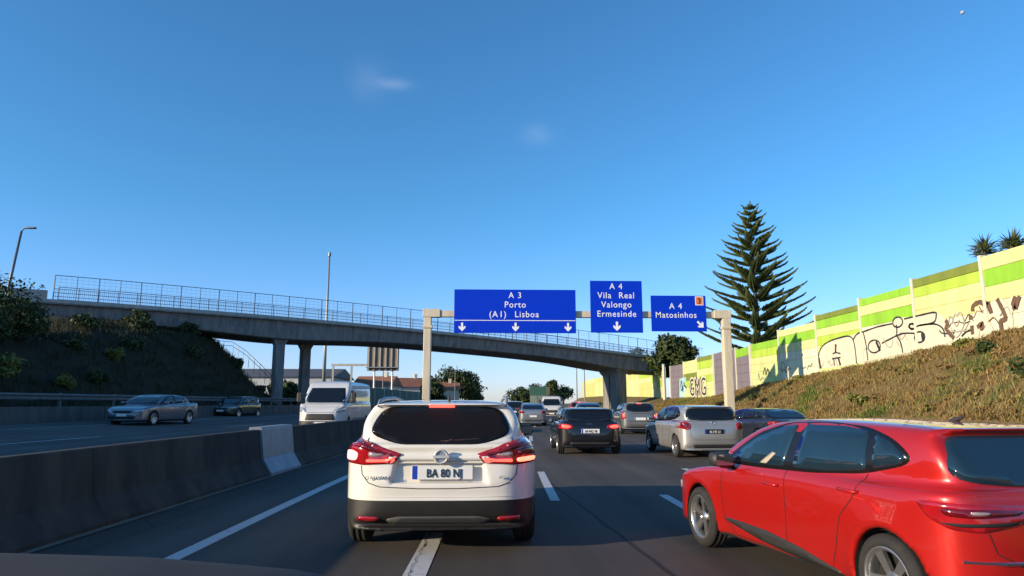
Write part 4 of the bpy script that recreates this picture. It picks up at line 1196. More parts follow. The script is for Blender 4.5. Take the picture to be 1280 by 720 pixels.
for i, (x, y, r, lab) in enumerate([(-23.2, 33.8, .95, 'yellow green bush halfway up the shady bank at the picture edge'), (-22.4, 37.2, .55, 'small pale bush at the foot of the shady bank'), (-24.0, 44.5, .6, 'pale sprig on the bank above the silver oncoming car'), (-24.3, 31.9, 1.0, 'larger yellow green bush near the left picture edge')]):
    bush('weedy_bush', lab, 'bush', (x, y, bank_z(x, y) - .1), r, M['bush_y'], 900, .12, 'pale bushes on the shady bank', 1.0, 6)
for i, (x, y, r, lab) in enumerate([(15.9, 40.5, .55, 'green weed clump low on the slope near the gantry post'), (14.6, 26.5, .5, 'green weed clump in the middle of the slope'), (16.4, 22.0, .5, 'green clump on the slope below the brown graffiti'), (17.3, 24.2, .4, 'small bush growing against the wall under the graffiti letters'), (15.0, 18.5, .6, 'green clump on the slope above the red car'), (17.2, 37.5, .45, 'weedy bush at the wall base under the dome shaped graffiti')]):
    bush('slope_weed', lab, 'bush', (x, y, slope_z(x, y) - .05), r, M['bush_y' if i % 2 else 'bush'], 420, .09, 'weeds on the slope', .8, 5)
spots_ = [(-22.6, 40.5, .8, 'foot of the bank behind the oncoming silver saloon'), (-24.6, 48.0, 1.0, 'middle of the bank above the dark oncoming car'), (-26.3, 52.5, 1.1, 'upper bank just below the overpass edge'), (-23.4, 55.0, .9, 'lower bank left of the overpass shadow'), (-25.6, 59.5, 1.0, 'bank directly under the overpass'), (-27.2, 46.5, 1.2, 'bank crest left of the overpass fence'), (-22.6, 62.0, .9, 'foot of the bank nearest the left pillars'), (-24.9, 42.0, .9, 'middle of the bank below the rounded dark bush'), (-28.6, 56.0, 1.2, 'bank top tucked under the girder'), (-24.2, 66.5, .9, 'end of the bank beside the hand rail')]
for x, y, r, lab in spots_:
    bush('shade_bush', 'dark leafy shrub at the ' + lab, 'bush', (x, y, bank_z(x, y) - .25), r, M['bush'], 900, .14, 'dark shrubs on the shady bank', .9, 6)
# trees below and beyond the overpass
for i, (x, y, h, r, lab) in enumerate([(-24.5, 84, 4.2, 2.2, 'dark round tree behind the left pillars'), (-21.0, 88, 3.6, 1.8, 'small tree between the two left pillars'), (-10.5, 130, 5.6, 2.8, 'tree beneath the billboard'), (-8.5, 190, 11, 8.0, 'broad wooded clump left of the gantry post'), (-17, 185, 9, 5.5, 'far tree by the red roofed houses'), (-4.5, 200, 6.6, 3.4, 'rounded far tree above the white car roof'), (32.0, 152, 14.6, 6.0, 'dome shaped tree rising behind the overpass railing'), (13, 240, 8, 7, 'low far trees beyond the lorry'), (17.6, 190, 8.5, 2.4, 'slim far tree right of the lorry'), (22, 230, 9, 6, 'far trees at the road bend')]):
    tree('far_tree', lab, (x, y, -.2), h, r, M['tree'], 3200, .55, .3, 'trees beyond the overpass', lobes=14, base=.18)

# ------------------------------------------------------------------ lamps
sl = thing('street_lamp', 'dark street lamp with a short arm on the bank at far left', 'street lamp', (-28.2, 40, 5.0))
b = MB(); b.tube([(0, 0, 0), (.28, 0, 3.1), (.62, 0, 6.45)], [.10, .085, .06], 10); b.build('pole', M['fence_steel'], sl, True)
b = MB(); b.tube([(.62, 0, 6.45), (.72, 0, 6.60), (1.0, 0, 6.66)], .04, 8); b.build('arm', M['fence_steel'], sl, True)
b = MB(); b.box((.95, -.13, 6.62), (1.42, .13, 6.72)); b.build('lamp_head', M['fence_steel'], sl, bevel=.03)
ms = thing('lighting_mast', 'tall thin pale lighting mast rising behind the overpass', 'lamp mast', (-21.6, 91, 0))
b = MB(); b.tube([(0, 0, 0), (0, 0, 10), (0, 0, 21.2)], [.28, .2, .12], 10); b.build('pole', M['galv'], ms, True)
b = MB(); b.tube([(0, 0, 21.1), (0, 0, 21.6)], .22, 8); b.build('lamp_head', M['fence_steel'], ms)

# ------------------------------------------------------------------ far buildings and fittings
wh = thing('warehouse', 'long low pale warehouse with a dark roof beyond the left pillars', 'building', (-42, 132, 0))
M['wh_wall'] = mat('warehouse_cladding', (.42, .44, .46), .7, 0, .15, .6)
M['wh_roof'] = mat('warehouse_roof', (.10, .10, .11), .8, 0, .2, .8)
M['tile_roof'] = mat('clay_tiles', (.30, .12, .07), .85, 0, .3, 1.5)
M['house_wall'] = mat('house_render', (.55, .50, .43), .85, 0, .15, 1)
b = MB(); b.box((-15, 0, 0), (12, 20, 6.4)); b.build('wall', M['wh_wall'], wh)
b = MB(); b.add([(-15.6, -.6, 6.4), (12.6, -.6, 6.4), (12.6, 20.6, 6.4), (-15.6, 20.6, 6.4), (-15.6, 10, 8.4), (12.6, 10, 8.4)], [(0, 1, 5, 4), (2, 3, 4, 5), (1, 2, 5), (3, 0, 4), (0, 3, 2, 1)]); b.build('roof', M['wh_roof'], wh)
for k in range(9):
    x = -14 + 3 * k; b = MB(); b.box((x, -.03, 3.6), (x + 1.8, .0 - .003, 4.8)); b.build('window', M['glass'], wh)
b = MB(); b.box((5.5, -.05, 0), (8.5, -.004, 3.4)); b.build('door', M['wh_roof'], wh)
def house(label, x, y, w, d, h, rot=0):
    t = thing('house', label, 'house', (x, y, 0), rot, 'houses beyond the overpass')
    b = MB(); b.box((-w / 2, -d / 2, 0), (w / 2, d / 2, h)); b.build('wall', M['house_wall'], t)
    b = MB(); e = .4; b.add([(-w / 2 - e, -d / 2 - e, h), (w / 2 + e, -d / 2 - e, h), (w / 2 + e, d / 2 + e, h), (-w / 2 - e, d / 2 + e, h), (-w / 2 - e, 0, h + d * .28), (w / 2 + e, 0, h + d * .28)], [(0, 1, 5, 4), (2, 3, 4, 5), (1, 2, 5), (3, 0, 4), (0, 3, 2, 1)]); rf = b.build('roof', M['tile_roof'], t)
    b = MB(); b.box((w * .2, -.4, h + d * .1), (w * .2 + .7, .4, h + d * .28 + .9)); b.build('chimney', M['house_wall'], rf)
    for k in range(3):
        xx = -w / 2 + w * (k + .5) / 3
        for zz in ((1.2, h - 2.2) if h > 5 else (1.2,)):
            b = MB(); b.box((xx - .5, -d / 2 - .04, zz), (xx + .5, -d / 2 - .004, zz + 1.2)); b.build('window', M['glass'], t)
    return t
house('red roofed house left of the gantry post', -19.5, 165, 9, 8, 5.2, .3); house('cream house behind the white oncoming van', -24, 150, 8, 8, 5.0, -.2); house('red roofed house half hidden behind the gantry post', -11.5, 172, 8, 7, 4.6, .1); house('far red roofed house nearest the wooded clump', -14.5, 210, 10, 8, 6.4, .2)
bb = thing('billboard', 'back of a billboard with vertical ribs below the overpass', 'billboard', (-14.7, 96, 0))
M['bb'] = mat('billboard_back', (.26, .20, .15), .8, 0, .3, 1)
b = MB(); b.box((-2.2, 0, 5.9), (2.2, .12, 10.8)); b.build('panel', M['bb'], bb)
for k in range(6):
    x = -2.0 + .8 * k; b = MB(); b.box((x - .09, -.18, 6.0), (x + .09, -.003, 10.7)); b.build('rib', M['concrete_l'], bb)
b = MB(); b.box((-2.3, -.55, 6.3), (2.3, -.2, 6.42)); b.build('walkway', M['galv'], bb)
for x in (-1.2, 1.3):
    b = MB(); b.tube([(x, .3, -.3), (x, .3, 6.6)], .14, 8); b.build('leg', M['galv'], bb)
pf = thing('portal_frame', 'thin pale portal frame behind the white van roof', 'frame', (-21.4, 110, 0))
for x in (-3.3, -.4):
    b = MB(); b.box((x - .14, -.14, -.3), (x + .14, .14, 7.3)); b.build('post', M['concrete_l'], pf)
b = MB(); b.box((-3.6, -.16, 7.303), (3.8, .16, 7.65)); b.build('beam', M['concrete_l'], pf)
for i, (x, y, h) in enumerate([(-31, 118, 9.4), (-19.5, 128, 11.0), (-7.2, 150, 8.8), (16.6, 128, 9.0), (18.9, 134, 8.4)]):
    t = thing('utility_pole', ['thin pole left of the pillars', 'thin pole behind the portal frame', 'thin pole above the wooded clump', 'thin pole right of the lorry', 'thin pole by the yellow wall'][i], 'pole', (x, y, 0), 0, 'thin poles beyond the overpass')
    b = MB(); b.tube([(0, 0, 0), (0, 0, h)], [.13, .08], 7); b.build('shaft', M['concrete'], t)
    b = MB(); b.box((-.5, -.05, h - .5), (.5, .05, h - .4)); b.build('crossarm', M['fence_steel'], t)
# hand rail down the end of the bank
hr = thing('hand_rail', 'pale hand rail stepping down the end of the bank under the overpass', 'railing', (0, 0, 0))
pl = [(-31.5, 76, 7.4), (-28.6, 77, 7.2), (-27.0, 77, 6.2), (-25.2, 77, 4.6), (-23.6, 77, 3.0)]
for hgt in (1.0, .55):
    b = MB(); b.tube([(x, y, z + hgt) for x, y, z in pl], .03, 5); b.build('rail', M['fence_steel'], hr)
for i in range(12):
    t = i / 11 * 4; k = min(int(t), 3); f = t - k; q = [pl[k][j] * (1 - f) + pl[k + 1][j] * f for j in range(3)]
    b = MB(); b.tube([(q[0], q[1], q[2] - .6), (q[0], q[1], q[2] + 1.0)], .025, 5); b.build('post', M['fence_steel'], hr)
# moon
mo = MB()
d = Vector((.6939, .8946, .5672)).normalized() * 2500
mo.lathe([(-math.cos(t) * 5.5, math.sin(t) * 5.5 + 1e-4) for t in np.linspace(0, math.pi, 13)], 'z', 20)
m_ = mo.build('moon', mat('moon_dust', (.40, .43, .47), 1., 0, .3, .2), None, True, loc=tuple(d)); tag(m_, 'small pale daytime moon high at the right', 'moon')
# ------------------------------------------------------------------ vehicles
def mir(poly): return [(-a, b) for a, b in poly][::-1]
DET = {
 'hatch': dict(
    side=dict(trim=[(.93, .945), (.35, 1.28), (-.02, 1.385), (-.5, 1.405), (-1.0, 1.375), (-1.28, 1.30), (-1.44, 1.19), (-1.40, 1.12), (-1.05, 1.03), (-.5, .98), (.2, .955)],
              glass=[[(.78, .98), (.33, 1.24), (-.02, 1.355), (-.17, 1.365), (-.13, .995), (.3, .985)], [(-.25, 1.0), (-.28, 1.37), (-.75, 1.372), (-1.02, 1.345), (-1.06, 1.06), (-.7, 1.015)], [(-1.12, 1.075), (-1.09, 1.325), (-1.26, 1.275), (-1.39, 1.18), (-1.36, 1.13)]]),
    rear_glass=[(-.52, 1.34), (.52, 1.34), (.58, 1.30), (.66, 1.12), (.60, 1.04), (.3, 1.01), (-.3, 1.01), (-.60, 1.04), (-.66, 1.12), (-.58, 1.30)],
    front_glass=[(-.70, .955), (.70, .955), (.66, 1.12), (.54, 1.345), (-.54, 1.345), (-.66, 1.12)],
    seams=[('left', [(.78, .94), (.84, .75), (.80, .38), (.62, .25)]), ('left', [(-.19, .99), (-.20, .6), (-.16, .25)]), ('left', [(-1.08, 1.03), (-1.02, .85), (-.88, .7), (-.80, .45), (-.72, .27)]), ('left', [(-.75, .255), (.62, .255)])],
    handles=[(-.02, .83), (-.98, .90)], hatch_w=.62, hatch_z=.50, mirror=(.62, 1.0)),
 'suv': dict(
    side=dict(trim=[(.98, 1.02), (.42, 1.33), (.05, 1.43), (-.6, 1.45), (-1.2, 1.42), (-1.55, 1.34), (-1.70, 1.25), (-1.5, 1.14), (-.9, 1.07), (.3, 1.03)],
              glass=[[(.84, 1.06), (.40, 1.29), (.03, 1.40), (-.12, 1.405), (-.08, 1.075)], [(-.20, 1.08), (-.24, 1.41), (-.7, 1.415), (-1.02, 1.40), (-1.05, 1.12)], [(-1.12, 1.13), (-1.1, 1.385), (-1.45, 1.33), (-1.6, 1.25), (-1.45, 1.17)]]),
    rear_glass=[(-.50, 1.415), (.50, 1.415), (.61, 1.385), (.705, 1.21), (.68, 1.13), (.42, 1.045), (-.42, 1.045), (-.68, 1.13), (-.705, 1.21), (-.61, 1.385)],
    front_glass=[(-.80, 1.02), (.80, 1.02), (.75, 1.2), (.62, 1.40), (-.62, 1.40), (-.75, 1.2)],
    seams=[('left', [(.85, 1.0), (.9, .8), (.86, .42), (.7, .34)]), ('left', [(-.15, 1.05), (-.16, .6), (-.12, .34)]), ('left', [(-1.1, 1.1), (-1.0, .9), (-.86, .75), (-.8, .5)])],
    handles=[(.0, .93), (-.98, .97)], hatch_w=.72, hatch_z=.62, mirror=(.72, 1.08)),
 'sedan': dict(
    side=dict(trim=[(.98, .965), (.4, 1.28), (.05, 1.38), (-.5, 1.40), (-.95, 1.35), (-1.3, 1.21), (-1.5, 1.10), (-1.3, 1.05), (-.5, 1.0), (.4, .965)],
              glass=[[(.84, .99), (.38, 1.25), (.03, 1.35), (-.12, 1.36), (-.08, 1.005)], [(-.20, 1.01), (-.23, 1.365), (-.6, 1.36), (-.93, 1.31), (-1.0, 1.06)], [(-1.06, 1.08), (-1.0, 1.28), (-1.25, 1.18), (-1.4, 1.1)]]),
    rear_glass=[(-.50, 1.345), (.50, 1.345), (.58, 1.28), (.70, 1.11), (.66, 1.06), (-.66, 1.06), (-.70, 1.11), (-.58, 1.28)],
    front_glass=[(-.73, .97), (.73, .97), (.68, 1.13), (.55, 1.35), (-.55, 1.35), (-.68, 1.13)],
    seams=[('left', [(.85, .95), (.9, .75), (.86, .4), (.7, .26)]), ('left', [(-.15, 1.0), (-.16, .6), (-.12, .26)]), ('left', [(-1.1, 1.04), (-1.05, .85), (-.9, .7), (-.82, .4)])],
    handles=[(.0, .85), (-1.0, .9)], hatch_w=.6, hatch_z=.66, mirror=(.75, 1.02)),
}
def mirror_on(car, sg, paint, det, parent):
    y, z = det['mirror']; y *= car.sy; z *= car.sz; x = sg * (car.W / 2 + .085)
    V, Fc = [], []
    b = MB()
    n1, n2 = 9, 12
    for i in range(n1):
        t = math.pi * i / (n1 - 1)
        for k in range(n2):
            p = 2 * math.pi * k / n2
            sxp = lambda v, e=.55: math.copysign(abs(v) ** e, v)
            V.append((x + .105 * sxp(math.cos(p)) * sxp(math.sin(t)), y + .085 * -sxp(math.cos(t), .8), z + .07 * sxp(math.sin(p)) * sxp(math.sin(t))))
    for i in range(n1 - 1):
        for k in range(n2): a, c = i * n2 + k, i * n2 + (k + 1) % n2; Fc.append((a, a + n2, c + n2, c))
    o = mesh('wing_mirror', V, Fc, paint, parent, True)
    b = MB(); b.box((x - .085, y - .092, z - .05), (x + .085, y - .086, z + .05)); b.build('mirror_glass', M['mirror_glass'], o, bevel=.01)
    b = MB(); x0 = sg * (car.W / 2 - .06); b.tube([(x, y, z - .05), (x0, y + .03, z - .07)], .028, 6); b.build('mirror_arm', M['plastic'], o)
    return o
def plate_on(car, root, y, z, w=.52, h=.11, text='', cx=0., dark=False, front=False, small=False):
    sg = 1 if front else -1
    p = MB(); p.box((cx - w / 2, min(y, y + sg * .012), z - h / 2), (cx + w / 2, max(y, y + sg * .012), z + h / 2))
    o = p.build('number_plate', M['plate_black'] if dark else M['plate_white'], root, bevel=.004)
    f = y + sg * .0135
    b = MB(); b.box((cx - w / 2 + .004, min(f, f - sg * .003), z - h / 2 + .004), (cx - w / 2 + w * .09, max(f, f - sg * .003), z + h / 2 - .004)) if not front else b.box((cx + w / 2 - w * .09, f - .003, z - h / 2 + .004), (cx + w / 2 - .004, f, z + h / 2 - .004))
    b.build('country_band', M['plate_blue'], o)
    if text:
        text_mesh(text, h * .86, M['plate_black'] if not dark else M['plate_white'], o, 'lettering', (cx + w * .03, f - .004 if not front else f + .004, z - h * .34), (math.pi / 2, 0, 0) if not front else (math.pi / 2, 0, math.pi), sx=.77, bold=.0, spacing=1.04)
    return o
def dress(car, kind, paint, glass=None, lit=False, lamps=True, front=False, plate='', detail=True, glass_rear=None, mirrors=True, handles=True):
    d = DET[kind]; r = car.root; glass = glass or M['glass']
    for view, f in (('left', lambda p: p), ('right', lambda p: p)):
        car.patch('window_trim', d['side']['trim'], view, M['gloss_black'], .004, .07, 2)
        for g in d['side']['glass']: car.patch('side_window', g, view, glass, .009, .07, 1)
        if detail: car.seams([(view, pts) for v, pts in d['seams']])
        if handles:
            for hy, hz in d['handles']:
                hy *= car.sy; hz *= car.sz
                q = car.hit(view, hy, hz, .028); sg = -1 if view == 'left' else 1
                b = MB(); b.tube([(q.x - sg * .03, hy - .10, hz), (q.x, hy - .085, hz), (q.x, hy + .085, hz + .003), (q.x - sg * .03, hy + .10, hz)], .012, 6)
                b.build('door_handle', paint, r, True)
    car.patch('rear_window', d['rear_glass'], 'rear', glass_rear or glass, .008, .06, 2)
    car.patch('windscreen', d['front_glass'], 'front', glass, .008, .08, 1)
    if mirrors:
        for sg in (-1, 1): mirror_on(car, sg, paint, d, r)
def tail_lamps(car, poly, inner=None, m=None, m2=None, views=('rear', 'rear')):
    """lamp outline given for the left side; mirrored for the right"""
    out = []
    for side in (0, 1):
        v = views[side]
        p = poly if side == 0 else mir(poly)
        o = car.patch('tail_lamp', p, v, m or M['lamp_red'], .012, .035, 1, .02)
        out.append(o)
        for (q, mm) in (inner or []):
            car.patch('lamp_element', q if side == 0 else mir(q), v, mm, .017, .03, 1, .01, parent=o)
    return out
def place(root, x, y, rot=0., z=0.): root.location = (x, y, z); root.rotation_euler = (0, 0, rot)

# ---- white crossover straight ahead
M['white_paint'] = car_paint('white_pearl_paint', (.80, .76, .67), .0, .3)
M['clad'] = mat('black_bumper_plastic', (.017, .015, .013), .5, 0, .3, 10)
ws = thing('crossover_car', 'white crossover car seen from behind straight ahead, number plate BA 80 NJ', 'car', (-.475, 9.03, 0))
def carve_w(F, X, Y, Z):
    ax = np.abs(X - .0)
    box = np.maximum(np.maximum(ax - (.44 - (Z - .80) * .25), np.abs(Z - .785) - .105), np.abs(Y + 2.15) - .085)       # hollow for the number plate
    F = smax(F, -(box), .03)
    ridge = np.maximum(np.maximum(np.abs(X) - .5, np.abs(Z - .915) - .018), np.abs(Y + 2.11) - .03)
    return smin(F, ridge, .04)
cw = Car('suv', ws, M['white_paint'], h=.022, flare=.012, klow=.05, kcab=.07, carve=carve_w, split=.515, low_mat=M['clad'], wr=.335)
dress(cw, 'suv', M['white_paint'], glass_rear=M['glass_w'])
for o in list(ws.children):
    if o.name.startswith('wing_mirror'):
        o.data.materials[0] = M['plastic']; o.location.x = .07 if o.data.vertices[0].co.x < 0 else -.07
LW = [(-.955, 1.09), (-.87, 1.125), (-.70, 1.065), (-.36, .955), (-.45, .865), (-.76, .85), (-.96, .87)]
tl = tail_lamps(cw, LW, [([(-.95, 1.06), (-.85, 1.085), (-.70, 1.03), (-.45, .945), (-.48, .925), (-.70, .99), (-.84, 1.03), (-.94, 1.02)], M['lamp_dark']),
                    ([(-.72, .875), (-.47, .88), (-.42, .92), (-.50, .915), (-.55, .90), (-.72, .905)], M['lamp_on'])])
cw.patch('lamp_element', [(-.945, .895), (-.94, .98), (-.88, .995), (-.80, .965), (-.82, .89)], 'rear', M['lamp_sun_glare'], .019, .03, 1, .01, parent=tl[0])  # clear lens piece made to glow as sun glare
cw.patch('lamp_element', [(-.70, .925), (-.58, .93), (-.53, .955), (-.62, .965), (-.70, .985)], 'rear', M['lamp_clear'], .018, .03, 1, .01, parent=tl[0])
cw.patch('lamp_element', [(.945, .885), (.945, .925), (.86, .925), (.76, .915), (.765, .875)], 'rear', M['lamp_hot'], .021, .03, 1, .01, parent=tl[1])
cw.patch('lamp_element', [(.93, .945), (.93, 1.01), (.86, 1.02), (.77, .99), (.775, .94)], 'rear', M['lamp_dark'], .019, .03, 1, .01, parent=tl[1])
cw.patch('lamp_element', [(.72, .93), (.60, .93), (.55, .95), (.62, .965), (.72, .98)], 'rear', M['lamp_clear'], .019, .03, 1, .01, parent=tl[1])
cw.patch('brake_light', [(-.13, 1.416), (.13, 1.416), (.13, 1.438), (-.13, 1.438)], 'rear', M['lamp_on'], .012, .03, 0, .015)
cw.seams([('rear', [(-.715, 1.11), (-.755, 1.0)]), ('rear', [(.715, 1.11), (.755, 1.0)]), ('rear', [(-.77, .845), (-.76, .76), (-.69, .68), (-.58, .645), (-.2, .628), (.2, .628), (.58, .645), (.69, .68), (.76, .76), (.77, .845)])], w=.008)
cw.seams([('rear', [(-.88, .56), (-.4, .548), (.4, .548), (.88, .56)])], 'bumper_crease', .006, M['white_paint'], .006)
pl_ = plate_on(cw, ws, -2.098, .778, .60, .135, 'BA 80 NJ', .03)
for cx in (-.23, .29): pass
b = MB(); b.box((-.40, -2.115, .865), (.44, -2.085, .885)); b.build('handle_bar', M['white_paint'], ws, bevel=.006)
bg = thing_badge = MB()
q = cw.hit('rear', .02, .925, .03)
for k in range(1):
    bg.lathe([(-.012, .050), (-.024, .062), (-.012, .074), (.012, .066), (-.012, .050)], 'y', 24, 0, (q.x, q.y, q.z))
M['satin'] = mat('satin_badge', (.62, .62, .62), .35, .3, .1, 8)
bd_ = bg.build('badge', M['satin'], ws)
bg = MB(); bg.box((q.x - .078, q.y - .030, q.z - .013), (q.x + .078, q.y - .018, q.z + .013)); bg.build('badge_bar', M['satin'], bd_)
bg = MB(); bg.lathe([(-.008, .001), (-.008, .054)], 'y', 20, 0, (q.x, q.y, q.z)); bg.build('badge_disc', M['galv'], bd_)
text_mesh('QASHQAI', .042, M['chrome'], ws, 'badge_lettering', (-.60, cw.hit('rear', -.58, .735, .0).y - .02, .72), sx=1.15, spacing=1.15)
text_mesh('dCi', .042, M['chrome'], ws, 'badge_lettering', (.62, cw.hit('rear', .60, .735, .0).y - .02, .72), sx=1.15)
for sg in (-1, 1):
    cw.patch('reflector', [(sg * .79, .365), (sg * .79, .325), (sg * .60, .322), (sg * .57, .345), (sg * .60, .362)] if sg < 0 else [(sg * .57, .345), (sg * .60, .322), (sg * .79, .325), (sg * .79, .365), (sg * .60, .362)], 'rear', M['lamp_red'], .012, .03, 0, .015)
M['skid'] = mat('bumper_skid_plate', (.10, .095, .09), .5, .2, .2, 8)
cw.patch('skid_plate', [(-.52, .335), (-.40, .365), (.40, .365), (.52, .335), (.46, .285), (-.46, .285)], 'rear', M['skid'], .008, .04, 1, .012)
b = MB(); b.tube([(-.05, -2.02, 1.07), (.02, -2.06, 1.075), (.44, -2.03, 1.10)], .009, 5); b.tube([(.05, -2.07, 1.06), (.12, -2.05, 1.085)], .016, 5); b.build('wiper', M['plastic'], ws)
b = MB(); b.tube([(.06, -1.62, 1.47), (.06, -1.66, 1.545)], [.018, .006], 6); b.build('aerial', M['plastic'], ws)
for sg in (-1, 1):
    b = MB(); b.tube([(sg * .66, -1.86, 1.42), (sg * .675, -1.62, 1.475), (sg * .685, -1.2, 1.50), (sg * .68, -.4, 1.515), (sg * .66, .25, 1.48), (sg * .65, .34, 1.45)], [.012, .02, .02, .02, .018, .012], 7); b.build('roof_rail', M['galv'], ws, True)
b = MB(); b.tube([(-.55, -2.05, .25), (-.55, -1.7, .25)], .035, 10); b.build('exhaust', M['gap'], ws)
b = MB(); b.box((-.62, -1.6, .17), (.62, 1.6, .235)); b.build('underbody', M['underbody'], ws)
cw.wheels(5, width=.22)

# ---- red hatchback at the right
M['red_paint'] = car_paint('red_metallic_paint', (.58, .011, .008), .45, .32)
rs = thing('hatchback_car', 'glossy red hatchback cut by the right picture edge', 'car')
cr = Car('hatch', rs, M['red_paint'], 4.14, 1.77, 1.345, h=.022, flare=.028, klow=.06, kcab=.08, wr=.298)
place(rs, 3.26, 6.08, R(9.4))
dress(cr, 'hatch', M['red_paint'], M['glass_b'], handles=True)
LR = [(.535, .915), (.62, .925), (.85, .915), (1.14, .895), (1.14, .855), (1.04, .795), (.86, .745), (.70, .755), (.59, .82)]
for view, pf_ in (('rear_left', lambda p: p), ('rear_right', mir)):
    o = cr.patch('tail_lamp', pf_(LR), view, M['lamp_red'], .012, .03, 1, .02)
    cr.patch('lamp_element', pf_([(.66, .89), (.86, .885), (1.06, .87), (1.04, .845), (.84, .83), (.68, .84)]), view, M['lamp_on'] if False else M['lamp_dark'], .018, .03, 1, .01, parent=o)
    cr.patch('lamp_element', pf_([(.80, .872), (.90, .868), (.90, .85), (.81, .85)]), view, M['lamp_clear'], .021, .03, 1, .008, parent=o)
    cr.patch('lamp_element', pf_([(.64, .795), (.74, .775), (1.0, .785), (1.05, .81), (.84, .80)]), view, M['gap'], .018, .03, 1, .01, parent=o)
for view in ('left', 'right'):
    cr.patch('sill_trim', [(.82, .40), (.55, .405), (.1, .395), (-.35, .345), (-.78, .262), (-.80, .24), (-.4, .245), (.2, .285), (.72, .365)], view, M['plastic'], .010, .04, 1, .015)
cr.seams([('rear', [(-.60, .74), (-.57, .62), (-.4, .52), (.4, .52), (.57, .62), (.60, .74)]), ('top', [(-.57, -1.50), (-.55, -1.22), (-.45, -1.18), (.45, -1.18), (.55, -1.22), (.57, -1.50)])])
plate_on(cr, rs, cr.hit('rear', 0, .63, .004).y, .60, .52, .11, '')
zr = cr.hit('top', 0, -1.12, 0).z; b = MB(); b.tube([(0, -1.08, zr - .01), (.0, -1.12, zr + .012), (0, -1.18, zr + .03)], [.03, .02, .008], 7); b.build('aerial', M['plastic'], rs)
q = cr.hit('rear', -.32, .56, .01); b = MB(); b.tube([(-.75, cr.hit('rear', -.75, .52, .012).y, .52), (-.55, cr.hit('rear', -.55, .52, .012).y, .52), (-.35, q.y, .52)], .012, 6); b.build('bumper_trim', M['chrome'], rs)
for sg in (-1, 1):
    cr.patch('head_lamp', [(sg * a, b_) for a, b_ in ([(.80, .66), (.45, .60), (.48, .53), (.78, .56)])][::(1 if sg > 0 else -1)], 'front', M['head_lamp'], .01, .04, 1)
b = MB(); b.box((-.55, -1.4, .15), (.55, 1.5, .21)); b.build('underbody', M['underbody'], rs)
cr.wheels(5, M['alloy'], width=.2, rr=.68)
for o in rs.children:
    if o.name.startswith('wing_mirror'): o.data.materials[0] = M['plastic']
# seats behind the glass are hidden by tint; a pale sun shade shows in the driver window
cr.patch('door_reveal', [(.12, 1.0), (.22, 1.0), (.06, 1.11), (.01, 1.10)], 'left', mat('pale_seat_belt_trim', (.45, .38, .28), .7), .0105, .04, 0, .003)

# ---- other traffic, ahead
def simple_car(label, kind, paint, L, W, H, x, y, rot, plate='', lit=0, dark_plate=False, h=.035, rim=None, z=0., name='traffic_car', detail=True, glass=None, lamp=None, spokes=7, front=False, tall_lamp=False):
    t = thing(name, label, 'car', (x, y, z), rot, None)
    c = Car(kind, t, paint, L, W, H, h=h, flare=.015)
    dress(c, kind, paint, glass, detail=detail)
    if front:
        for sg in (-1, 1):
            c.patch('head_lamp', [(sg * a, b_) for a, b_ in [(.83, .74), (.48, .68), (.46, .60), (.80, .63)]][::(1 if sg > 0 else -1)], 'front', M['head_lamp'], .01, .04, 1)
        c.patch('grille', [(-.42, .66), (.42, .66), (.36, .56), (-.36, .56)], 'front', M['gap'], .008, .05, 1)
        c.patch('lower_grille', [(-.6, .42), (.6, .42), (.55, .30), (-.55, .30)], 'front', M['gap'], .008, .05, 1)
        plate_on(c, t, c.hit('front', 0, .48 * c.sz, .006).y, .48 * c.sz, .52, .11, front=True)
    else:
        if tall_lamp: lp = [(-.93, 1.02), (-.84, 1.04), (-.74, .92), (-.72, .74), (-.92, .72)]
        else: lp = lamp or {'hatch': [(-.82, .93), (-.70, .945), (-.46, .90), (-.44, .80), (-.60, .77), (-.83, .79)], 'suv': LW, 'sedan': [(-.84, .95), (-.56, .95), (-.50, .86), (-.56, .80), (-.85, .82)]}[kind]
        cxx = sum(p[0] for p in lp) / len(lp); czz = sum(p[1] for p in lp) / len(lp)
        tail_lamps(c, lp, [([(cxx + (a - cxx) * .6, czz + (b_ - czz) * .6) for a, b_ in lp], M['lamp_on'] if lit else M['lamp_dark'])], M['lamp_red'])
        pz = (.72 if kind != 'sedan' else .62) * c.sz
        plate_on(c, t, c.hit('rear', 0, pz, .006).y, pz, .52, .12, plate, dark=dark_plate)
        zb = {'hatch': .5, 'suv': .6, 'sedan': .68}[kind]
        c.seams([('rear', [(-.62, .95), (-.58, zb + .08), (-.5, zb), (.5, zb), (.58, zb + .08), (.62, .95)])])
        c.patch('bumper_insert', [(-.55, .38), (.55, .38), (.5, .29), (-.5, .29)], 'rear', M['plastic'], .006, .05, 1)
        if lit and kind == 'suv' or 'red car' in label: c.patch('brake_light', [(-.12, .0), (.12, .0), (.12, .025), (-.12, .025)] if False else [(-.12, {'hatch': 1.36, 'suv': 1.42, 'sedan': 1.33}[kind]), (.12, {'hatch': 1.36, 'suv': 1.42, 'sedan': 1.33}[kind]), (.12, {'hatch': 1.385, 'suv': 1.445, 'sedan': 1.35}[kind]), (-.12, {'hatch': 1.385, 'suv': 1.445, 'sedan': 1.35}[kind])], 'rear', M['lamp_on'], .012, .04, 0, .01)
    b = MB(); b.box((-c.W * .36, c.axl[0], .16), (c.W * .36, c.axl[1], .23)); b.build('underbody', M['underbody'], t)
    c.wheels(spokes, rim or M['alloy'])
    return t, c
P_black = car_paint('black_paint', (.005, .005, .007), 0, .35, damount=.03); P_silver = car_paint('silver_paint', (.42, .41, .39), .55, .32)
P_navy = car_paint('dark_blue_paint', (.012, .016, .030), .1, .3); P_grey = car_paint('grey_paint', (.16, .165, .175), .4, .32)
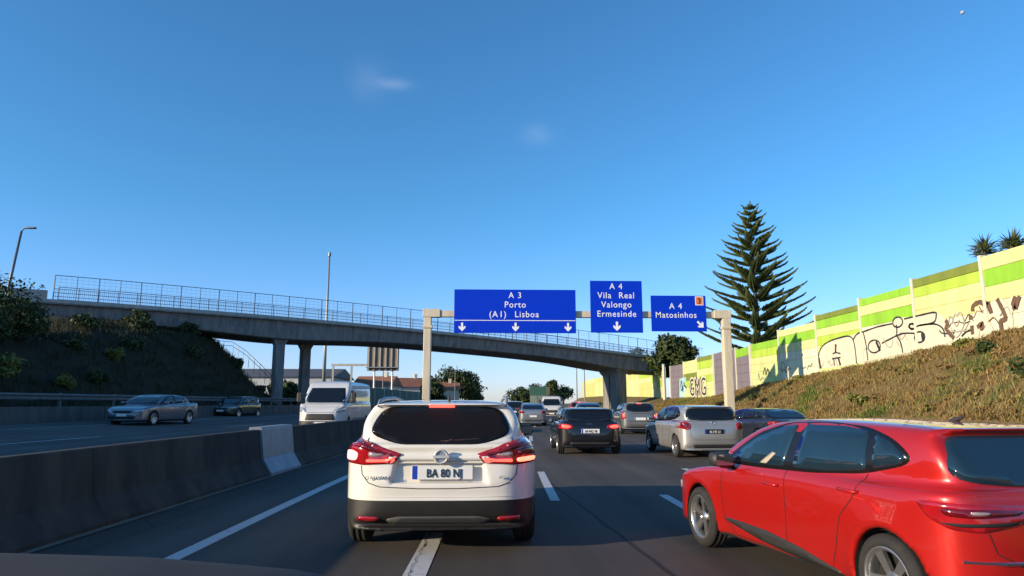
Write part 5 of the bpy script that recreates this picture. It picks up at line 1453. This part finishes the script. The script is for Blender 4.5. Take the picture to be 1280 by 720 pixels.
P_silver2 = car_paint('cool_silver_paint', (.26, .28, .31), .5, .32); P_red2 = car_paint('dull_red_paint', (.42, .03, .03), 0, .35)
P_green = car_paint('dark_green_paint', (.012, .022, .020), .1, .3); P_white = car_paint('van_white_paint', (.60, .60, .61), 0, .35); P_blue2 = car_paint('slate_blue_paint', (.05, .07, .11), .3, .3)
t, c = simple_car('black hatchback with lit red tail lamps ahead of the white car, right lane', 'hatch', P_black, 4.0, 1.86, 1.34, 2.96, 21.6, R(-1), '64 NQ 78', 1)
q = c.hit('rear', 0, .86, .008)
b = MB()
for k in range(4): b.lathe([(-.004, .020), (-.010, .024), (-.004, .028), (.0, .024), (-.004, .020)], 'y', 12, 0, (-.06 + .04 * k, q.y, .86))
b.build('badge', M['chrome'], t)
t, c = simple_car('silver three-door hatchback beside the black one', 'hatch', P_silver, 4.15, 1.86, 1.42, 5.95, 20.2, R(2.0), '46 HE 61', 0, dark_plate=True, lamp=[(-.83, .98), (-.72, 1.0), (-.58, .93), (-.57, .82), (-.66, .76), (-.84, .82)])
q = c.hit('rear', 0, .93, .008); b = MB(); b.lathe([(-.004, .045), (-.012, .052), (-.004, .059), (.0, .052), (-.004, .045)], 'y', 16, 0, (0, q.y, .93)); b.build('badge', M['chrome'], t)
simple_car('dark blue car at the road edge right of the silver hatchback', 'sedan', P_navy, 4.6, 1.95, 1.30, 9.75, 24.4, R(9), '', 0)
simple_car('grey people carrier with bright tail lamps beyond the silver hatchback', 'suv', P_grey, 4.3, 1.80, 1.50, 7.35, 34.6, R(-4), '', 1, tall_lamp=True, h=.05)
simple_car('slate blue saloon glimpsed beyond the black hatchback roof', 'sedan', P_blue2, 4.4, 1.80, 1.50, 6.3, 43.5, R(-4), '', 0, h=.05, detail=False)
simple_car('silver saloon seen from behind in the gap right of the white car', 'sedan', P_silver2, 4.6, 1.84, 1.46, 2.95, 46.4, R(-2), '', 0, h=.045)
simple_car('dark car ahead of the silver saloon', 'suv', P_black, 4.4, 1.85, 1.62, 2.25, 58, R(-5), '', 0, h=.06, detail=False)
simple_car('small red car far ahead with a pale rear window', 'hatch', P_red2, 4.0, 1.8, 1.6, 7.9, 60, R(-6), '', 1, h=.06, detail=False)
simple_car('dark car behind the lorry in the distance', 'hatch', P_grey, 4.0, 1.8, 1.5, 4.6, 82, R(-8), '', 0, h=.06, detail=False)
simple_car('far white car at the left end of the queue', 'suv', P_white, 4.3, 1.85, 1.6, 3.2, 76, R(-8), '', 0, h=.06, detail=False)
# oncoming
simple_car('silver saloon coming the other way in the shade', 'sedan', car_paint('blue_silver_paint', (.13, .145, .17), .4, .32), 4.7, 1.95, 1.42, -15.75, 33.2, R(180 - 8), '', 0, front=True, z=.46, h=.035)
simple_car('dark green car following the silver oncoming saloon', 'hatch', P_green, 4.3, 1.85, 1.46, -17.4, 48.5, R(180 - 8), '', 0, front=True, z=.48, h=.05)

# ---- vans
def van(label, paint, x, y, rot, L, W, H, z=0., front=True, h=.045):
    t = thing('panel_van', label, 'van', (x, y, z), rot)
    c = Car('van', t, paint, L, W, H, h=h, flare=.012, klow=.07, kcab=.09)
    c.patch('windscreen', [(-.86, 1.33), (.86, 1.33), (.80, 1.7), (.72, 1.98), (-.72, 1.98), (-.80, 1.7)], 'front', M['glass'], .008, .08, 1)
    for v in ('left', 'right'):
        c.patch('side_window', [(1.82, 1.32), (1.42, 1.80), (1.25, 1.88), (.72, 1.90), (.72, 1.32)], v, M['glass'], .008, .08, 1)
        c.seams([(v, [(.66, 2.1), (.62, .4)]), (v, [(-.6, 2.1), (-.6, .4)]), (v, [(1.95, 1.3), (1.98, .75)]), (v, [(-2.45, .62), (1.2, .62)]), (v, [(-2.4, 1.25), (.6, 1.25)])], w=.014)
        c.patch('rub_strip', [(-2.3, .66), (1.1, .66), (1.1, .54), (-2.3, .54)], v, M['plastic'], .012, .1, 0)
    c.patch('rear_window', [(-.8, 1.35), (-.08, 1.35), (-.08, 1.9), (-.74, 1.9)], 'rear', M['glass'], .008, .08, 1)
    c.patch('rear_window', [(.08, 1.35), (.8, 1.35), (.74, 1.9), (.08, 1.9)], 'rear', M['glass'], .008, .08, 1)
    for sg in (-1, 1):
        k = (1 if sg > 0 else -1)
        c.patch('head_lamp', [(sg * a, b_) for a, b_ in [(.96, 1.16), (.70, 1.10), (.60, .98), (.66, .90), (.97, .98)]][::k], 'front', M['head_lamp'], .012, .05, 1)
        c.patch('tail_lamp', [(sg * a, b_) for a, b_ in [(.97, 1.3), (.9, 1.3), (.9, .8), (.98, .8)]][::k], 'rear', M['lamp_red'], .012, .05, 0)
        b = MB(); b.box((sg * 1.16 * c.sx - .11, 1.72, 1.36), (sg * 1.16 * c.sx + .11, 1.84, 1.78)); o = b.build('wing_mirror', M['plastic'], t, bevel=.04)
        b = MB(); b.tube([(sg * .98 * c.sx, 1.75, 1.45), (sg * 1.1 * c.sx, 1.78, 1.5)], .03, 6); b.build('mirror_arm', M['plastic'], o)
    c.patch('grille', [(-.55, .86), (.55, .86), (.62, .60), (-.62, .60)], 'front', M['plastic'], .01, .06, 1)
    c.patch('front_bumper', [(-.98, .56), (.98, .56), (.95, .34), (-.95, .34)], 'front', M['plastic'], .012, .06, 1)
    plate_on(c, t, c.hit('front', 0, .47, .012).y, .47, .52, .11, front=True)
    c.seams([('rear', [(0, 2.1), (0, .5)]), ('front', [(-.7, 1.2), (-.55, .92), (.55, .92), (.7, 1.2)])], w=.014)
    c.wheels(9, M['galv'], width=.22)
    return t
van('white panel van coming the other way below the overpass', P_white, -7.0, 32.3, R(180 - 3), 5.3, 2.1, 2.30, .14)
van('white van far ahead among the queue', P_white, 6.3, 68.0, R(180 - 6), 5.0, 2.0, 2.15, 0., h=.07)

# ---- lorry
lo = thing('box_lorry', 'green topped box lorry far ahead at the head of the queue', 'lorry', (8.6, 113, 0), R(-10))
M['lorry_green'] = mat('lorry_green', (.02, .085, .065), .5, 0, .2, 1); M['lorry_grey'] = mat('lorry_grey', (.16, .20, .19), .5, .1, .2, 1)
b = MB(); b.box((-1.25, -4, 1.05), (1.25, 3.2, 2.65)); b.build('cargo_box', M['lorry_grey'], lo, bevel=.03)
b = MB(); b.box((-1.28, -4.03, 2.653), (1.28, 3.2, 4.1)); b.build('roof_cover', M['lorry_green'], lo, bevel=.04)
for sg in (-1, 1):
    b = MB(); b.box((sg * .62 - .58, -4.05, 1.12), (sg * .62 + .58, -4.003, 2.6)); d_ = b.build('rear_door', M['lorry_grey'], lo); b = MB(); b.tube([(sg * .2, -4.08, 1.2), (sg * .2, -4.08, 2.5)], .025, 6); b.build('lock_bar', M['galv'], d_)
    b = MB(); b.box((sg * 1.0 - .2, -4.02, .78), (sg * 1.0 + .2, -3.9, .98)); b.build('tail_lamp', M['lamp_red'], lo)
b = MB(); b.box((-1.1, 3.4, .7), (1.1, 5.4, 3.1)); b.build('cab', P_white, lo, bevel=.12)
b = MB(); b.box((-.45, -3.9, .7), (.45, 5.2, 1.04)); b.build('chassis', M['underbody'], lo)
b = MB(); b.box((-1.15, -4.0, .42), (1.15, -3.92, .58)); b.build('underrun_bar', M['galv'], lo)
for yy in (-2.6, 4.3):
    for sg in (-1, 1):
        w = link(bpy.data.objects.new('wheel', tyre_mesh(.5, .3, .58)), lo); w.location = (sg * 1.0, yy, .5); w.rotation_euler = (0, 0, 0 if sg > 0 else math.pi)
        r_ = link(bpy.data.objects.new('rim', rim_mesh(.5, .3, .58, 9, M['galv'])), w)

# ---- bonnet of the car the view is from
oc = thing('camera_car', 'dark brown bonnet edge of the near car at the lower left corner', 'car', (-.55, 0, 0))
M['bonnet'] = mat('bonnet_paint', (.050, .034, .024), .75, 0, .2, 4)
def bonnet_z(x):
    X = x - .55
    return float(np.interp(X, [-1.9, -1.5, -1.13, -.78, -.45, -.1, .4, .8], [1.03, 1.108, 1.114, 1.102, 1.076, 1.01, .87, .72]))
V, Fc = [], []
xs_ = np.linspace(-1.3, 1.3, 40); ysn = [(.35, .03), (.8, .022), (1.2, .014), (1.5, .008), (1.62, .003), (1.68, -.002), (1.72, -.012), (1.745, -.03), (1.76, -.07), (1.77, -.2), (1.77, -.45)]
for yy, dz in ysn:
    for xx in xs_: V.append((xx, yy - .10 * (xx + .5) ** 2 * (yy / 1.7) * .4, bonnet_z(xx) + dz))
k = len(xs_)
for j in range(len(ysn) - 1):
    for i in range(k - 1): a = j * k + i; Fc.append((a, a + 1, a + 1 + k, a + k))
mesh('bonnet', V, Fc, M['bonnet'], oc, True)
V = []
for xx in xs_: V += [(xx, 1.68 - .04 * (xx + .5) ** 2, bonnet_z(xx) - .45), (xx, 1.68 - .04 * (xx + .5) ** 2, .3)]
mesh('front_bumper', V, [(2 * i, 2 * i + 1, 2 * i + 3, 2 * i + 2) for i in range(k - 1)], M['bonnet'], oc, True)
